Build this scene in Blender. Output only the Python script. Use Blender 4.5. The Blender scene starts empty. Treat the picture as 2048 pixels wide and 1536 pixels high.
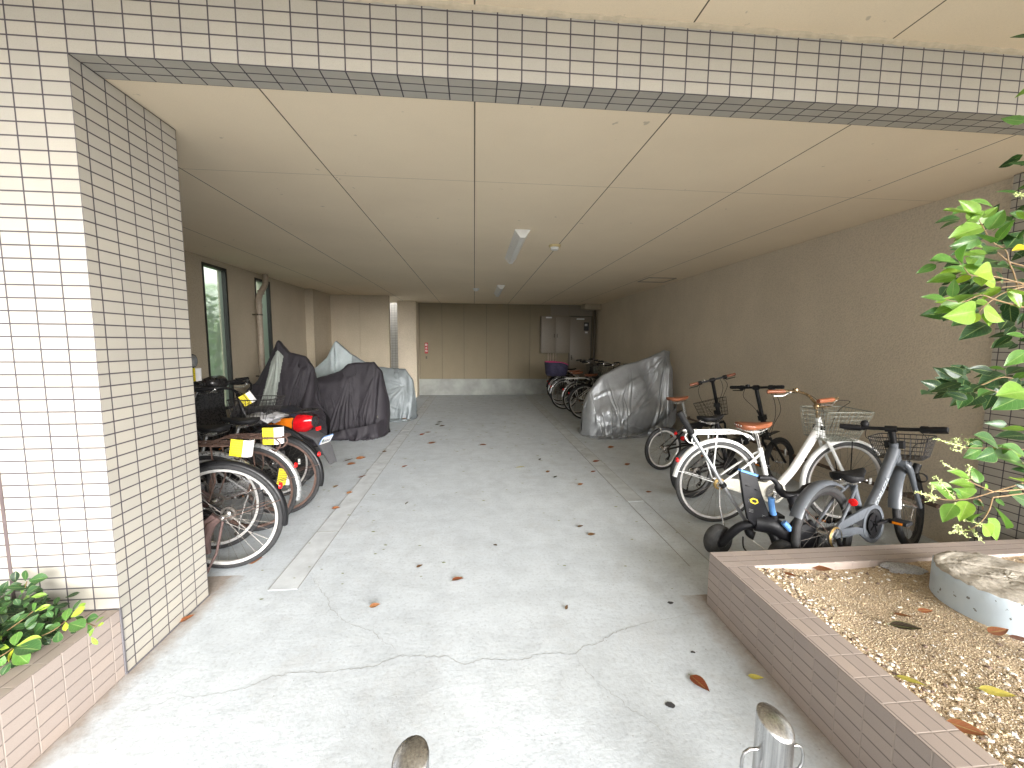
import bpy, bmesh, math, random
import numpy as np
from mathutils import Vector, Matrix
random.seed(7)
SC = bpy.context.scene
COL = SC.collection

# ---------------------------------------------------------------- camera
CAM_POS = Vector((1.5035, -1.774, 1.437))
YAW, PITCH, ROLL = math.radians(5.3135), math.radians(-5.7259), math.radians(0.3887)
fwd = Vector((math.sin(YAW)*math.cos(PITCH), math.cos(YAW)*math.cos(PITCH), math.sin(PITCH)))
rgt = Vector((math.cos(YAW), -math.sin(YAW), 0)); upv = rgt.cross(fwd)
r2 = rgt*math.cos(ROLL) + upv*math.sin(ROLL); u2 = upv*math.cos(ROLL) - rgt*math.sin(ROLL)
cam = bpy.data.cameras.new('camera'); cam_o = bpy.data.objects.new('camera', cam); COL.objects.link(cam_o)
M = Matrix((r2, u2, -fwd)).transposed().to_4x4(); M.translation = CAM_POS
cam_o.matrix_world = M
cam.sensor_width = 36.0; cam.lens = 36.0*812.86/2048; cam.clip_start = 0.02; cam.clip_end = 2000
SC.camera = cam_o
# ---------------------------------------------------------------- sky, sun, exposure
SUN_EL, SUN_AZ = math.radians(12.5), math.radians(159)
world = bpy.data.worlds.new('World'); SC.world = world; world.use_nodes = True
wn, wl = world.node_tree.nodes, world.node_tree.links
bg = wn['Background']
sky = wn.new('ShaderNodeTexSky'); sky.sky_type = 'NISHITA'; sky.sun_disc = False
sky.sun_elevation = SUN_EL; sky.sun_rotation = SUN_AZ; sky.air_density = 1.0; sky.dust_density = 4.0; sky.ozone_density = 1.0
hs = wn.new('ShaderNodeHueSaturation'); hs.inputs['Saturation'].default_value = 0.12
wl.new(sky.outputs[0], hs.inputs['Color']); wl.new(hs.outputs[0], bg.inputs['Color'])
bg.inputs['Strength'].default_value = 0.15
sl = bpy.data.lights.new('sun', 'SUN'); so = bpy.data.objects.new('sun', sl); COL.objects.link(so)
sl.energy = 1.6; sl.angle = math.radians(50); sl.color = (0.985, 0.99, 1.0)
sd = Vector((math.sin(SUN_AZ)*math.cos(SUN_EL), math.cos(SUN_AZ)*math.cos(SUN_EL), math.sin(SUN_EL)))
so.rotation_euler = sd.to_track_quat('Z', 'Y').to_euler()
so.location = (0, -6, 9)
SC.view_settings.view_transform = 'Standard'; SC.view_settings.look = 'None'
SC.view_settings.gamma = 1.0; SC.view_settings.exposure = 2.1
SC.render.engine = 'CYCLES'
SC.cycles.max_bounces = 14; SC.cycles.diffuse_bounces = 7; SC.cycles.glossy_bounces = 4
SC.cycles.transmission_bounces = 6; SC.cycles.transparent_max_bounces = 8
SC.cycles.use_denoising = True
SC.cycles.sample_clamp_indirect = 6.0

# ---------------------------------------------------------------- mesh helpers
class MB:
    def __init__(s): s.v = []; s.f = []; s.t = []; s.uv = {}; s.mi = {}
    def add(s, vs, fs, tone=0.0, uvs=None, mi=0):
        o = len(s.v); s.v.extend(Vector(p) for p in vs); s.t.extend([tone]*len(vs))
        for k, f in enumerate(fs):
            if uvs: s.uv[len(s.f)] = uvs[k]
            if mi: s.mi[len(s.f)] = mi
            s.f.append(tuple(i+o for i in f))
        return s
    def box(s, a, b, tone=0.0):
        x0, y0, z0 = a; x1, y1, z1 = b
        vs = [(x0,y0,z0),(x1,y0,z0),(x1,y1,z0),(x0,y1,z0),(x0,y0,z1),(x1,y0,z1),(x1,y1,z1),(x0,y1,z1)]
        return s.add(vs, [(0,3,2,1),(4,5,6,7),(0,1,5,4),(1,2,6,5),(2,3,7,6),(3,0,4,7)], tone)
    def bar(s, p, q, w, h, up=(0,0,1)):
        p, q = Vector(p), Vector(q); d = (q-p).normalized(); r = d.cross(Vector(up))
        if r.length < 1e-4: r = d.cross(Vector((1,0,0)))
        r.normalize(); u = r.cross(d); r *= w/2; u *= h/2
        vs = [p-r-u, p+r-u, p+r+u, p-r+u, q-r-u, q+r-u, q+r+u, q-r+u]
        return s.add(vs, [(0,1,2,3),(7,6,5,4),(0,4,5,1),(1,5,6,2),(2,6,7,3),(3,7,4,0)])
    def tube(s, pts, r, n=8, closed=False, caps=True):
        pts = [Vector(p) for p in pts]; m = len(pts)
        rs = list(r) if isinstance(r, (list, tuple)) else [r]*m
        vs = []; fs = []; ref = None
        for i in range(m):
            if closed: d = pts[(i+1) % m]-pts[i-1]
            else: d = pts[min(i+1, m-1)]-pts[max(i-1, 0)]
            if d.length < 1e-9: d = Vector((0,0,1))
            d.normalize()
            if ref is None:
                ref = Vector((0,0,1)) if abs(d.z) < .9 else Vector((1,0,0))
            a = ref - d*ref.dot(d)
            if a.length < 1e-6: a = d.orthogonal()
            a.normalize(); b = d.cross(a); ref = a
            for k in range(n):
                t = 2*math.pi*k/n; vs.append(pts[i] + (a*math.cos(t)+b*math.sin(t))*rs[i])
        lim = m if closed else m-1
        for i in range(lim):
            for k in range(n):
                j = (i+1) % m; k2 = (k+1) % n
                fs.append((i*n+k, i*n+k2, j*n+k2, j*n+k))
        if not closed and caps:
            fs.append(tuple(range(n-1, -1, -1))); fs.append(tuple((m-1)*n+k for k in range(n)))
        return s.add(vs, fs)
    def lathe(s, prof, n=48, center=(0,0,0), a0=0.0, a1=2*math.pi, axis='y', closed_prof=False):
        # prof: list of (radius, offset along axis); swept about the axis through center
        full = abs(a1-a0) > 6.28; c = Vector(center); m = len(prof); vs = []; fs = []
        N = n if full else n+1
        for i in range(N):
            t = a0+(a1-a0)*i/n; cs, sn = math.cos(t), math.sin(t)
            for rr, o in prof:
                if axis == 'y': vs.append(c+Vector((rr*cs, o, rr*sn)))
                elif axis == 'z': vs.append(c+Vector((rr*cs, rr*sn, o)))
                else: vs.append(c+Vector((o, rr*cs, rr*sn)))
        for i in range(n):
            j = (i+1) % N
            for k in range(m if closed_prof else m-1):
                k2 = (k+1) % m
                fs.append((i*m+k, j*m+k, j*m+k2, i*m+k2))
        if closed_prof and not full:
            fs.append(tuple(range(m))); fs.append(tuple((N-1)*m+k for k in range(m-1, -1, -1)))
        return s.add(vs, fs)
    def prism(s, poly, o0, o1, plane='xz'):
        # outline poly in a plane, extruded along the remaining axis from o0 to o1
        n = len(poly)
        def P(a, b, o): return (a, o, b) if plane == 'xz' else ((a, b, o) if plane == 'xy' else (o, a, b))
        vs = [P(a, b, o0) for a, b in poly]+[P(a, b, o1) for a, b in poly]
        fs = [tuple(range(n)), tuple(range(2*n-1, n-1, -1))]
        fs += [(i, i+n, (i+1) % n+n, (i+1) % n) for i in range(n)]
        return s.add(vs, fs)
    def loft(s, rings, caps=True):
        n = len(rings[0]); vs = [p for r in rings for p in r]; fs = []
        for i in range(len(rings)-1):
            for k in range(n):
                k2 = (k+1) % n; fs.append((i*n+k, i*n+k2, (i+1)*n+k2, (i+1)*n+k))
        if caps: fs.append(tuple(range(n-1, -1, -1))); fs.append(tuple((len(rings)-1)*n+k for k in range(n)))
        return s.add(vs, fs)
    def ball(s, c, r, n=10, sc=(1,1,1)):
        prof = [(max(1e-4, r*math.sin(math.pi*i/n)), -r*math.cos(math.pi*i/n)) for i in range(n+1)]
        o = len(s.v); s.lathe(prof, n=max(8, n+4), axis='z')
        for i in range(o, len(s.v)):
            p = s.v[i]; s.v[i] = Vector((p.x*sc[0]+c[0], p.y*sc[1]+c[1], p.z*sc[2]+c[2]))
        return s
    def xf(s, M, start=0):
        for i in range(start, len(s.v)): s.v[i] = M @ s.v[i]
        return s
    def build(s, name, mat, parent=None, smooth=True, angle=40, bevel=0, boxuv=False, swap=False, loc=None, subsurf=0):
        me = bpy.data.meshes.new(name); me.from_pydata([tuple(p) for p in s.v], [], s.f)
        mats = mat if isinstance(mat, (list, tuple)) else [mat]
        for m in mats: me.materials.append(m)
        bm = bmesh.new(); bm.from_mesh(me)
        if s.mi:
            bm.faces.ensure_lookup_table()
            for k, i in s.mi.items(): bm.faces[k].material_index = i
        if s.uv:
            ul = bm.loops.layers.uv.new('UVMap'); bm.faces.ensure_lookup_table()
            for k, u in s.uv.items():
                for lp, q in zip(bm.faces[k].loops, u): lp[ul].uv = q
        if any(s.t):
            tl = bm.verts.layers.float.new('tone')
            bm.verts.ensure_lookup_table()
            for v, t in zip(bm.verts, s.t): v[tl] = t
        bmesh.ops.recalc_face_normals(bm, faces=bm.faces) if not s.uv else None
        if bevel:
            ed = [e for e in bm.edges if len(e.link_faces) == 2 and e.calc_face_angle(0) > .5]
            bmesh.ops.bevel(bm, geom=ed, offset=bevel, segments=2, affect='EDGES', profile=.6)
        if boxuv:
            ul = bm.loops.layers.uv.verify()
            for f in bm.faces:
                nx, ny, nz = abs(f.normal.x), abs(f.normal.y), abs(f.normal.z)
                for lp in f.loops:
                    c = lp.vert.co
                    if nx >= ny and nx >= nz: lp[ul].uv = (c.y+.05, c.z)
                    elif ny >= nz: lp[ul].uv = (c.x, c.z)
                    else: lp[ul].uv = (c.y, c.x) if swap else (c.x, c.y)
        bm.to_mesh(me); bm.free()
        if smooth:
            me.polygons.foreach_set('use_smooth', [True]*len(me.polygons))
            me.set_sharp_from_angle(angle=math.radians(angle))
        o = bpy.data.objects.new(name, me); COL.objects.link(o)
        if parent: o.parent = parent
        if loc: o.location = loc
        if subsurf:
            md = o.modifiers.new('sub', 'SUBSURF'); md.levels = subsurf; md.render_levels = subsurf
        return o

def tag(o, label=None, cat=None, group=None, kind=None):
    if label: o['label'] = label
    if cat: o['category'] = cat
    if group: o['group'] = group
    if kind: o['kind'] = kind
    return o
def thing(name, label, cat, loc=(0,0,0), rz=0, group=None):
    o = bpy.data.objects.new(name, None); COL.objects.link(o); o.empty_display_size = .1
    o.location = loc; o.rotation_euler = (0, 0, rz)
    return tag(o, label, cat, group)
def copy_tree(o, parent=None):
    c = o.copy(); COL.objects.link(c)
    if parent: c.parent = parent
    for ch in list(o.children): copy_tree(ch, c)
    return c
def text_mesh(s, size, name, mat, parent=None, ext=0.0006):
    cu = bpy.data.curves.new(name, 'FONT'); cu.body = s; cu.size = size; cu.extrude = ext
    cu.align_x = 'CENTER'; cu.align_y = 'CENTER'
    to = bpy.data.objects.new('t', cu); COL.objects.link(to)
    me = bpy.data.meshes.new_from_object(to); bpy.data.objects.remove(to)
    me.materials.clear(); me.materials.append(mat); me.name = name
    o = bpy.data.objects.new(name, me); COL.objects.link(o)
    if parent: o.parent = parent
    return o

# ---------------------------------------------------------------- material helpers
class NT:
    def __init__(s, name):
        s.m = bpy.data.materials.new(name); s.m.use_nodes = True
        s.n = s.m.node_tree.nodes; s.l = s.m.node_tree.links; s.b = s.n['Principled BSDF']
    def node(s, t, **k):
        x = s.n.new(t)
        for a, v in k.items(): setattr(x, a, v)
        return x
    def link(s, a, b): s.l.new(a, b)
    def math(s, op, a, b=None, c=None):
        x = s.n.new('ShaderNodeMath'); x.operation = op
        for i, v in enumerate((a, b, c)):
            if v is None: continue
            if isinstance(v, (int, float)): x.inputs[i].default_value = v
            else: s.l.new(v, x.inputs[i])
        return x.outputs[0]
    def noise(s, scale, detail=4, rough=.55, vec=None, dist=0):
        x = s.n.new('ShaderNodeTexNoise'); x.inputs['Scale'].default_value = scale
        x.inputs['Detail'].default_value = detail; x.inputs['Roughness'].default_value = rough
        x.inputs['Distortion'].default_value = dist
        s.l.new(vec if vec else s.obj(), x.inputs['Vector']); return x.outputs[0]
    def obj(s):
        if not hasattr(s, '_tc'): s._tc = s.n.new('ShaderNodeTexCoord')
        return s._tc.outputs['Object']
    def uvc(s):
        s.obj(); return s._tc.outputs['UV']
    def mapv(s, vec, scale=(1,1,1), rot=(0,0,0)):
        x = s.n.new('ShaderNodeMapping'); s.l.new(vec, x.inputs[0]); x.inputs['Scale'].default_value = scale
        x.inputs['Rotation'].default_value = rot; return x.outputs[0]
    def ramp(s, fac, stops):
        x = s.n.new('ShaderNodeValToRGB'); e = x.color_ramp.elements
        while len(e) < len(stops): e.new(.5)
        for i, (p, c) in enumerate(stops):
            e[i].position = p; e[i].color = (c, c, c, 1) if isinstance(c, (int, float)) else (*c, 1)
        s.l.new(fac, x.inputs[0]); return x.outputs[0]
    def mix(s, fac, a, b, mode='MIX'):
        x = s.n.new('ShaderNodeMix'); x.data_type = 'RGBA'; x.blend_type = mode
        for sock, v in ((x.inputs[0], fac), (x.inputs[6], a), (x.inputs[7], b)):
            if isinstance(v, (int, float)): sock.default_value = v
            elif isinstance(v, tuple): sock.default_value = (*v, 1)
            else: s.l.new(v, sock)
        return x.outputs[2]
    def set(s, **k):
        for a, v in k.items():
            i = s.b.inputs[a.replace('_', ' ')]
            if isinstance(v, tuple): i.default_value = (*v, 1) if len(v) == 3 else v
            elif isinstance(v, (int, float)): i.default_value = v
            else: s.l.new(v, i)
        return s
    def bump(s, h, strength=.3, dist=.01):
        x = s.n.new('ShaderNodeBump'); x.inputs['Strength'].default_value = strength
        x.inputs['Distance'].default_value = dist; s.l.new(h, x.inputs['Height']); s.l.new(x.outputs[0], s.b.inputs['Normal']); return s

def simple(name, col, rough=.5, metal=0.0, var=.12, nscale=25, bump=0.0, bscale=200, spec=.5, **k):
    t = NT(name)
    n = t.noise(nscale, 5)
    lo = tuple(c*(1-var) for c in col); hi = tuple(min(1, c*(1+var)) for c in col)
    t.set(Base_Color=t.ramp(n, [(.3, lo), (.7, hi)]), Metallic=metal, Specular_IOR_Level=spec)
    t.set(Roughness=t.ramp(t.noise(nscale*2.3, 3), [(.3, max(0, rough-.08)), (.7, min(1, rough+.08))]))
    if bump: t.bump(t.noise(bscale, 3), bump, .002)
    for a, v in k.items(): t.set(**{a: v})
    return t.m

def tile_mat(name, tile, grout, w=.1, h=.05, half=.0022, var=.05, rough=.35, groutv=None):
    t = NT(name)
    sp = t.node('ShaderNodeSeparateXYZ'); t.link(t.uvc(), sp.inputs[0])
    u, v = sp.outputs[0], sp.outputs[1]
    def edge(c, s):
        a = t.math('DIVIDE', c, s); f = t.math('FRACT', t.math('ADD', a, .5))
        return t.math('MULTIPLY', t.math('ABSOLUTE', t.math('SUBTRACT', f, .5)), s), t.math('FLOOR', a)
    du, iu = edge(u, w); dv, iv = edge(v, h)
    d = t.math('MINIMUM', du, dv)
    mr = t.node('ShaderNodeMapRange', interpolation_type='SMOOTHSTEP')
    mr.inputs[1].default_value = half*.65; mr.inputs[2].default_value = half*1.35
    t.link(d, mr.inputs[0]); m = mr.outputs[0]
    cb = t.node('ShaderNodeCombineXYZ'); t.link(iu, cb.inputs[0]); t.link(iv, cb.inputs[1])
    wn_ = t.node('ShaderNodeTexWhiteNoise', noise_dimensions='2D'); t.link(cb.outputs[0], wn_.inputs['Vector'])
    lo = tuple(c*(1-var) for c in tile); hi = tuple(c*(1+var) for c in tile)
    tc = t.ramp(wn_.outputs['Value'], [(0, lo), (.5, tile), (1, (hi[0], hi[1]*.99, hi[2]*.97))])
    speck = t.ramp(t.noise(420, 2), [(.32, .90), (.5, 1.0)])
    tc = t.mix(1.0, tc, speck, 'MULTIPLY')
    dirt = t.ramp(t.noise(3.1, 5, .6), [(.3, .94), (.65, 1.0)]); tc = t.mix(1.0, tc, dirt, 'MULTIPLY')
    g = grout
    if groutv: g = t.mix(t.math('LESS_THAN', du, half*1.4), grout, groutv)
    else: g = t.mix(t.noise(9, 3), tuple(c*.8 for c in grout), tuple(c*1.2 for c in grout))
    t.set(Base_Color=t.mix(m, g, tc), Specular_IOR_Level=.4)
    t.set(Roughness=t.math('ADD', t.math('MULTIPLY', m, rough-.85), .85))
    # slight waviness of the glaze plus recessed joints
    hgt = t.math('ADD', m, t.math('MULTIPLY', t.noise(260, 2), .05))
    t.bump(hgt, .55, .0022)
    return t.m
# ---------------------------------------------------------------- materials
def wall_mat(name, col, scale=95, strength=.55, dist=.006, var=.07):
    t = NT(name)
    n1 = t.noise(1.3, 6, .6); n2 = t.noise(scale, 4, .6); n3 = t.noise(scale*2.6, 2)
    c = t.ramp(n1, [(.3, tuple(x*(1-var) for x in col)), (.7, tuple(x*(1+var) for x in col))])
    c = t.mix(1.0, c, t.ramp(n2, [(.36, .84), (.55, 1.0)]), 'MULTIPLY')
    st = t.noise(2.2, 5, .6, t.mapv(t.obj(), (1.5, 1.5, .35)))
    c = t.mix(1.0, c, t.ramp(st, [(.3, .96), (.6, 1.0)]), 'MULTIPLY')
    t.set(Base_Color=c, Roughness=.9, Specular_IOR_Level=.25)
    t.bump(t.math('ADD', n2, t.math('MULTIPLY', n3, .5)), strength, dist)
    return t.m
def ceiling_mat():
    t = NT('ceiling_board')
    sp = t.node('ShaderNodeSeparateXYZ'); t.link(t.obj(), sp.inputs[0])
    x, y = sp.outputs[0], sp.outputs[1]
    f = t.math('FRACT', t.math('ADD', t.math('DIVIDE', t.math('SUBTRACT', x, .598), .91), .5))
    dx = t.math('MULTIPLY', t.math('ABSOLUTE', t.math('SUBTRACT', f, .5)), .91)
    f2 = t.math('FRACT', t.math('ADD', t.math('DIVIDE', t.math('SUBTRACT', y, 1.055), 40.0), .5))
    dy = t.math('MULTIPLY', t.math('ABSOLUTE', t.math('SUBTRACT', f2, .5)), 40.0)
    jx = t.math('LESS_THAN', dx, .0035); jy = t.math('LESS_THAN', dy, .0022)
    j = t.math('MAXIMUM', jx, t.math('MULTIPLY', jy, .55))
    base = t.ramp(t.noise(1.1, 5, .6), [(.3, (.78, .665, .50)), (.7, (.84, .72, .545))])
    base = t.mix(1.0, base, t.ramp(t.noise(300, 3), [(.3, .93), (.55, 1.0)]), 'MULTIPLY')
    sp2 = t.ramp(t.noise(14, 2, .5), [(.24, .72), (.27, 1.0)])
    base = t.mix(1.0, base, sp2, 'MULTIPLY')
    t.set(Base_Color=t.mix(j, base, (.13, .105, .075)), Roughness=.85, Specular_IOR_Level=.25)
    t.bump(t.math('SUBTRACT', t.math('MULTIPLY', t.noise(240, 3), .25), j), .35, .003)
    return t.m
def concrete_mat():
    t = NT('concrete')
    o = t.obj()
    sp = t.node('ShaderNodeSeparateXYZ'); t.link(o, sp.inputs[0]); x, y = sp.outputs[0], sp.outputs[1]
    n1 = t.noise(.9, 6, .62); n2 = t.noise(6, 6, .65, dist=.4); n3 = t.noise(55, 5, .65)
    br = t.noise(16, 5, .6, t.mapv(o, (.25, 2.2, 1), (0, 0, .12)))
    c = t.ramp(n1, [(.28, (.545, .595, .64)), (.72, (.61, .66, .70))])
    c = t.mix(1.0, c, t.ramp(n2, [(.3, .87), (.6, 1.02)]), 'MULTIPLY')
    c = t.mix(1.0, c, t.ramp(n3, [(.28, .80), (.5, 1.0)]), 'MULTIPLY')
    c = t.mix(1.0, c, t.ramp(br, [(.3, .95), (.55, 1.0)]), 'MULTIPLY')
    # small dark pits and specks
    vo = t.node('ShaderNodeTexVoronoi'); vo.inputs['Scale'].default_value = 34; t.link(o, vo.inputs['Vector'])
    pit = t.math('MULTIPLY', t.math('LESS_THAN', vo.outputs['Distance'], .10), t.math('GREATER_THAN', t.noise(8, 3), .56))
    c = t.mix(t.math('MULTIPLY', pit, .45), c, (.16, .15, .14))
    # broad worn patches
    pa = t.ramp(t.noise(2.3, 7, .72, dist=.8), [(.55, 0.0), (.66, 1.0)])
    c = t.mix(t.math('MULTIPLY', pa, .22), c, (.42, .42, .41))
    # brown silt gathered along the foot of the planters
    wob = t.math('MULTIPLY', t.math('SUBTRACT', t.noise(11, 5, .7), .5), .16)
    def near(line, ymax, width, side):
        d = t.math('MULTIPLY', t.math('SUBTRACT', x, line), side)
        a = t.math('SUBTRACT', 1.0, t.math('DIVIDE', t.math('ADD', d, wob), width))
        a = t.math('MINIMUM', t.math('MAXIMUM', a, 0.0), 1.0)
        return t.math('MULTIPLY', a, t.math('LESS_THAN', y, ymax))
    silt = t.math('MAXIMUM', near(2.795, .33, .13, -1.0), near(.004, .75, .10, 1.0))
    c = t.mix(t.math('MULTIPLY', silt, .85), c, t.mix(t.noise(60, 4), (.20, .155, .12), (.40, .33, .27)))
    t.set(Base_Color=c, Roughness=t.ramp(n2, [(.3, .8), (.7, .92)]), Specular_IOR_Level=.3)
    h = t.math('ADD', t.math('MULTIPLY', n2, .7), t.math('ADD', t.math('MULTIPLY', n3, .35), t.math('MULTIPLY', br, .14)))
    t.bump(h, .45, .008)
    return t.m
M_TILE = tile_mat('cream_tile', (.42, .397, .35), (.07, .062, .072), half=.0027)
M_PTILE = tile_mat('brown_tile', (.365, .305, .272), (.185, .155, .14), groutv=(.36, .305, .27), half=.0022, var=.07)
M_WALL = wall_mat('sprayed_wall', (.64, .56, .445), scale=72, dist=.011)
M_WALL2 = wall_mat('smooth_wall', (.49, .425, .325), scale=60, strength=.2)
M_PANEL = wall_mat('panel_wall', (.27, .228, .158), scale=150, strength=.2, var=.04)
M_CEIL = ceiling_mat(); M_CONC = concrete_mat()
M_PLINTH = simple('plinth_concrete', (.30, .31, .29), .85, var=.22, nscale=3, bump=.3, bscale=60)
M_STRIP = simple('drain_strip_concrete', (.55, .585, .61), .85, var=.14, nscale=7, bump=.3, bscale=70)
M_STRIP2 = simple('drain_strip_worn', (.51, .545, .565), .85, var=.18, nscale=6, bump=.3, bscale=70)
M_CRACK = simple('crack', (.30, .30, .295), .95)
M_BLACKF = simple('black_frame', (.012, .012, .013), .35)
M_PVC = simple('beige_pvc', (.36, .30, .235), .45)
M_STEEL = simple('painted_steel', (.235, .20, .155), .45, var=.05)
M_STEELD = simple('painted_steel_dark', (.10, .085, .06), .5)
M_WHITEPL = simple('white_plastic', (.74, .74, .72), .35, var=.03)
M_YELPL = simple('aged_plastic', (.62, .50, .26), .45)
M_MORTAR = simple('mortar', (.12, .115, .125), .9)
M_ASPH = simple('paving', (.58,.575,.56), .9, var=.12, nscale=9, bump=.4, bscale=120)
M_SOIL = simple('soil', (.05, .038, .028), .95, var=.3, nscale=30, bump=.6, bscale=60)
M_GRASSG = simple('garden_ground', (.05, .07, .03), .95, var=.4, nscale=12, bump=.5)

# ---------------------------------------------------------------- ground
def ring_ground(z):      # garden and street around the paved court, one sheet
    m = MB(); m.add([(-400,-400,z),(400,-400,z),(400,400,z),(-400,400,z)], [(0,1,2,3)]); return m
o = ring_ground(-.012).build('ground', M_GRASSG, smooth=False); tag(o, kind='structure')
o = MB().add([(-40,-30,-.008),(40,-30,-.008),(40,-2.6,-.008),(-40,-2.6,-.008)], [(0,1,2,3)]).build('street', M_ASPH, smooth=False); tag(o, kind='structure')
o = MB().add([(-6,8.05,-.004),(-.475,8.05,-.004),(-.475,11,-.004),(-6,11,-.004)], [(0,1,2,3)]).build('yard_bounce_paving', M_CONC, smooth=False); tag(o, kind='structure')  # unseen pale sheet added to bounce daylight onto the tiled return
floor = MB().add([(-1.98,-2.6,0),(4.95,-2.6,0),(4.95,9.55,0),(-1.98,9.55,0)], [(0,1,2,3)]).build('concrete_floor', M_CONC, smooth=False); tag(floor, kind='structure')
o = MB().box((.31,.571,.0005),(.471,9.3,.0026)).build('drain_strip', M_STRIP, floor, smooth=False)
o = MB().box((2.895,1.71,.0005),(3.055,9.3,.004)).build('drain_strip', M_STRIP2, floor, smooth=False)
m = MB()
for yy in (1.30, 3.1, 4.9, 6.7): m.box((.309,yy,.003),(.473,yy+.006,.0046))
for xx in (.307, .471): m.box((xx,.571,.003),(xx+.004,9.3,.0046))
for xx in (2.892, 3.053): m.box((xx,.62,.003),(xx+.0035,9.3,.0046))
m.build('joint', M_CRACK, floor, smooth=False)
def crack(pts, w):
    m = MB(); rr = random.Random(len(pts)); P = []
    for (x0, y0), (x1, y1) in zip(pts, pts[1:]):
        L = math.hypot(x1-x0, y1-y0); k = max(2, int(L/.012))
        for i in range(k):
            t = i/k; P.append((x0+(x1-x0)*t+rr.gauss(0, .0035), y0+(y1-y0)*t+rr.gauss(0, .0035)))
    P.append(pts[-1]); n = len(P); vs = []; fs = []
    for i, (x, y) in enumerate(P):
        a = P[max(0, i-1)]; b = P[min(n-1, i+1)]; dx, dy = b[0]-a[0], b[1]-a[1]; L = math.hypot(dx, dy) or 1
        ww = w*(.35+.9*rr.random())*min(1, .25+4*min(i, n-1-i)/n)
        vs += [(x-dy/L*ww/2, y+dx/L*ww/2, .0022), (x+dy/L*ww/2, y-dx/L*ww/2, .0022)]
    fs = [(2*i, 2*i+1, 2*i+3, 2*i+2) for i in range(n-1)]
    m.add(vs, fs).build('crack', M_CRACK, floor, smooth=False)
CR = [([(0.486,0.717),(0.612,0.547),(0.682,0.468),(0.707,0.398),(0.816,0.278),(0.901,0.219),(0.997,0.183),(1.063,0.097),(1.105,0.075),(1.154,0.003)], .0019),
 ([(0.128,-0.215),(0.216,-0.193),(0.304,-0.143),(0.361,-0.151),(0.467,-0.141),(0.561,-0.118),(0.633,-0.074),(0.714,-0.055),(0.832,-0.065),(0.937,-0.058),(1.053,-0.051),(1.105,-0.016),(1.155,0),(1.234,-0.004),(1.343,-0.024),(1.378,-0.016),(1.438,-0.072),(1.486,-0.065),(1.539,-0.052),(1.617,-0.059),(1.718,-0.068),(1.745,-0.066),(1.775,-0.043),(1.849,-0.04),(1.895,-0.041),(1.928,-0.058),(1.968,-0.047),(2.016,-0.008),(2.083,-0.007),(2.135,0.034),(2.218,0.074),(2.323,0.108),(2.44,0.136),(2.539,0.143),(2.641,0.173),(2.76,0.17)], .0028),
 ([(1.968,-0.047),(1.974,-0.112),(2.003,-0.185),(2.048,-0.259),(2.084,-0.299),(2.111,-0.355),(2.157,-0.397),(2.25,-.5)], .0014)]
for p, w in CR: crack(p, w)

# ---------------------------------------------------------------- the building
bld = thing('apartment_building', 'cream tiled apartment building with an open ground floor bicycle parking bay', 'building')
H = 2.5; YB = 9.5; XR = 4.86; XL = -1.9
m = MB(); m.box((-2.05,0,0),(0,.55,H)); m.build('tiled_column', M_TILE, bld, smooth=False, boxuv=True)
m = MB(); m.box((XR,0,0),(9.0,.58,H)); m.build('tiled_column', M_TILE, bld, smooth=False, boxuv=True)
m = MB(); m.box((-.409,-.0025,0),(-.396,.002,2.49)); m.build('expansion_joint', simple('sealant', (.10, .075, .075), .6), bld, smooth=False)
m = MB(); m.box((-2.05,-.001,H),(9.0,.149,2.772)); m.build('tiled_beam', M_TILE, bld, smooth=False, boxuv=True)
m = MB(); m.box((-.0035,-.006,0),(.003,.002,.305)); m.build('mortar_joint', M_MORTAR, bld, smooth=False)
m = MB(); m.box((-.002,.0,-.001),(.0045,.552,.006)); m.build('mortar_joint', M_MORTAR, bld, smooth=False)
m = MB(); m.add([(XL-.1,.149,H+.004),(XL-.1,YB+.12,H+.004),(5.0,YB+.12,H+.004),(5.0,.149,H+.004)], [(0,1,2,3)])
m.build('ceiling', M_CEIL, bld, smooth=False)
m = MB(); m.add([(-2.05,-4.2,2.772),(9,-4.2,2.772),(9,.0,2.772),(-2.05,0,2.772)], [(3,2,1,0)]); m.build('balcony_soffit', M_CEIL, bld, smooth=False)  # unseen outer reach lengthened to shade the floor near the camera
m = MB(); rr = random.Random(3); N = 330     # rough bead of render where the soffit meets the tiled beam
vs = []
for i in range(N+1):
    x = -2.05+11.05*i/N; a = .012+.009*rr.random(); b = .010+.008*rr.random()
    vs += [(x, -.002, 2.772-b), (x, -a*.7, 2.772-b*.55), (x, -a, 2.7735)]
fs = []
for i in range(N):
    for k in (0, 1): fs.append((3*i+k, 3*i+3+k, 3*i+4+k, 3*i+1+k))
m.add(vs, fs); m.build('render_bead', simple('render_bead', (.50, .43, .32), .9, bump=.5), bld, smooth=False)
m = MB(); m.box((-2.05,-4.2,2.775),(9,8.05,3.1)); m.box((-.5,8.05,2.775),(9,9.9,3.1)); m.box((-2.05,.15,2.51),(XL-.1,7.9,2.775)); m.build('upper_storey', M_WALL2, bld, smooth=False)  # unseen slab, reach and low top shaped to control the daylight
m = MB(); m.box((4.905,.58,0),(5.2,YB+.2,H+.003)); m.build('side_wall', M_WALL, bld, smooth=False)
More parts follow.
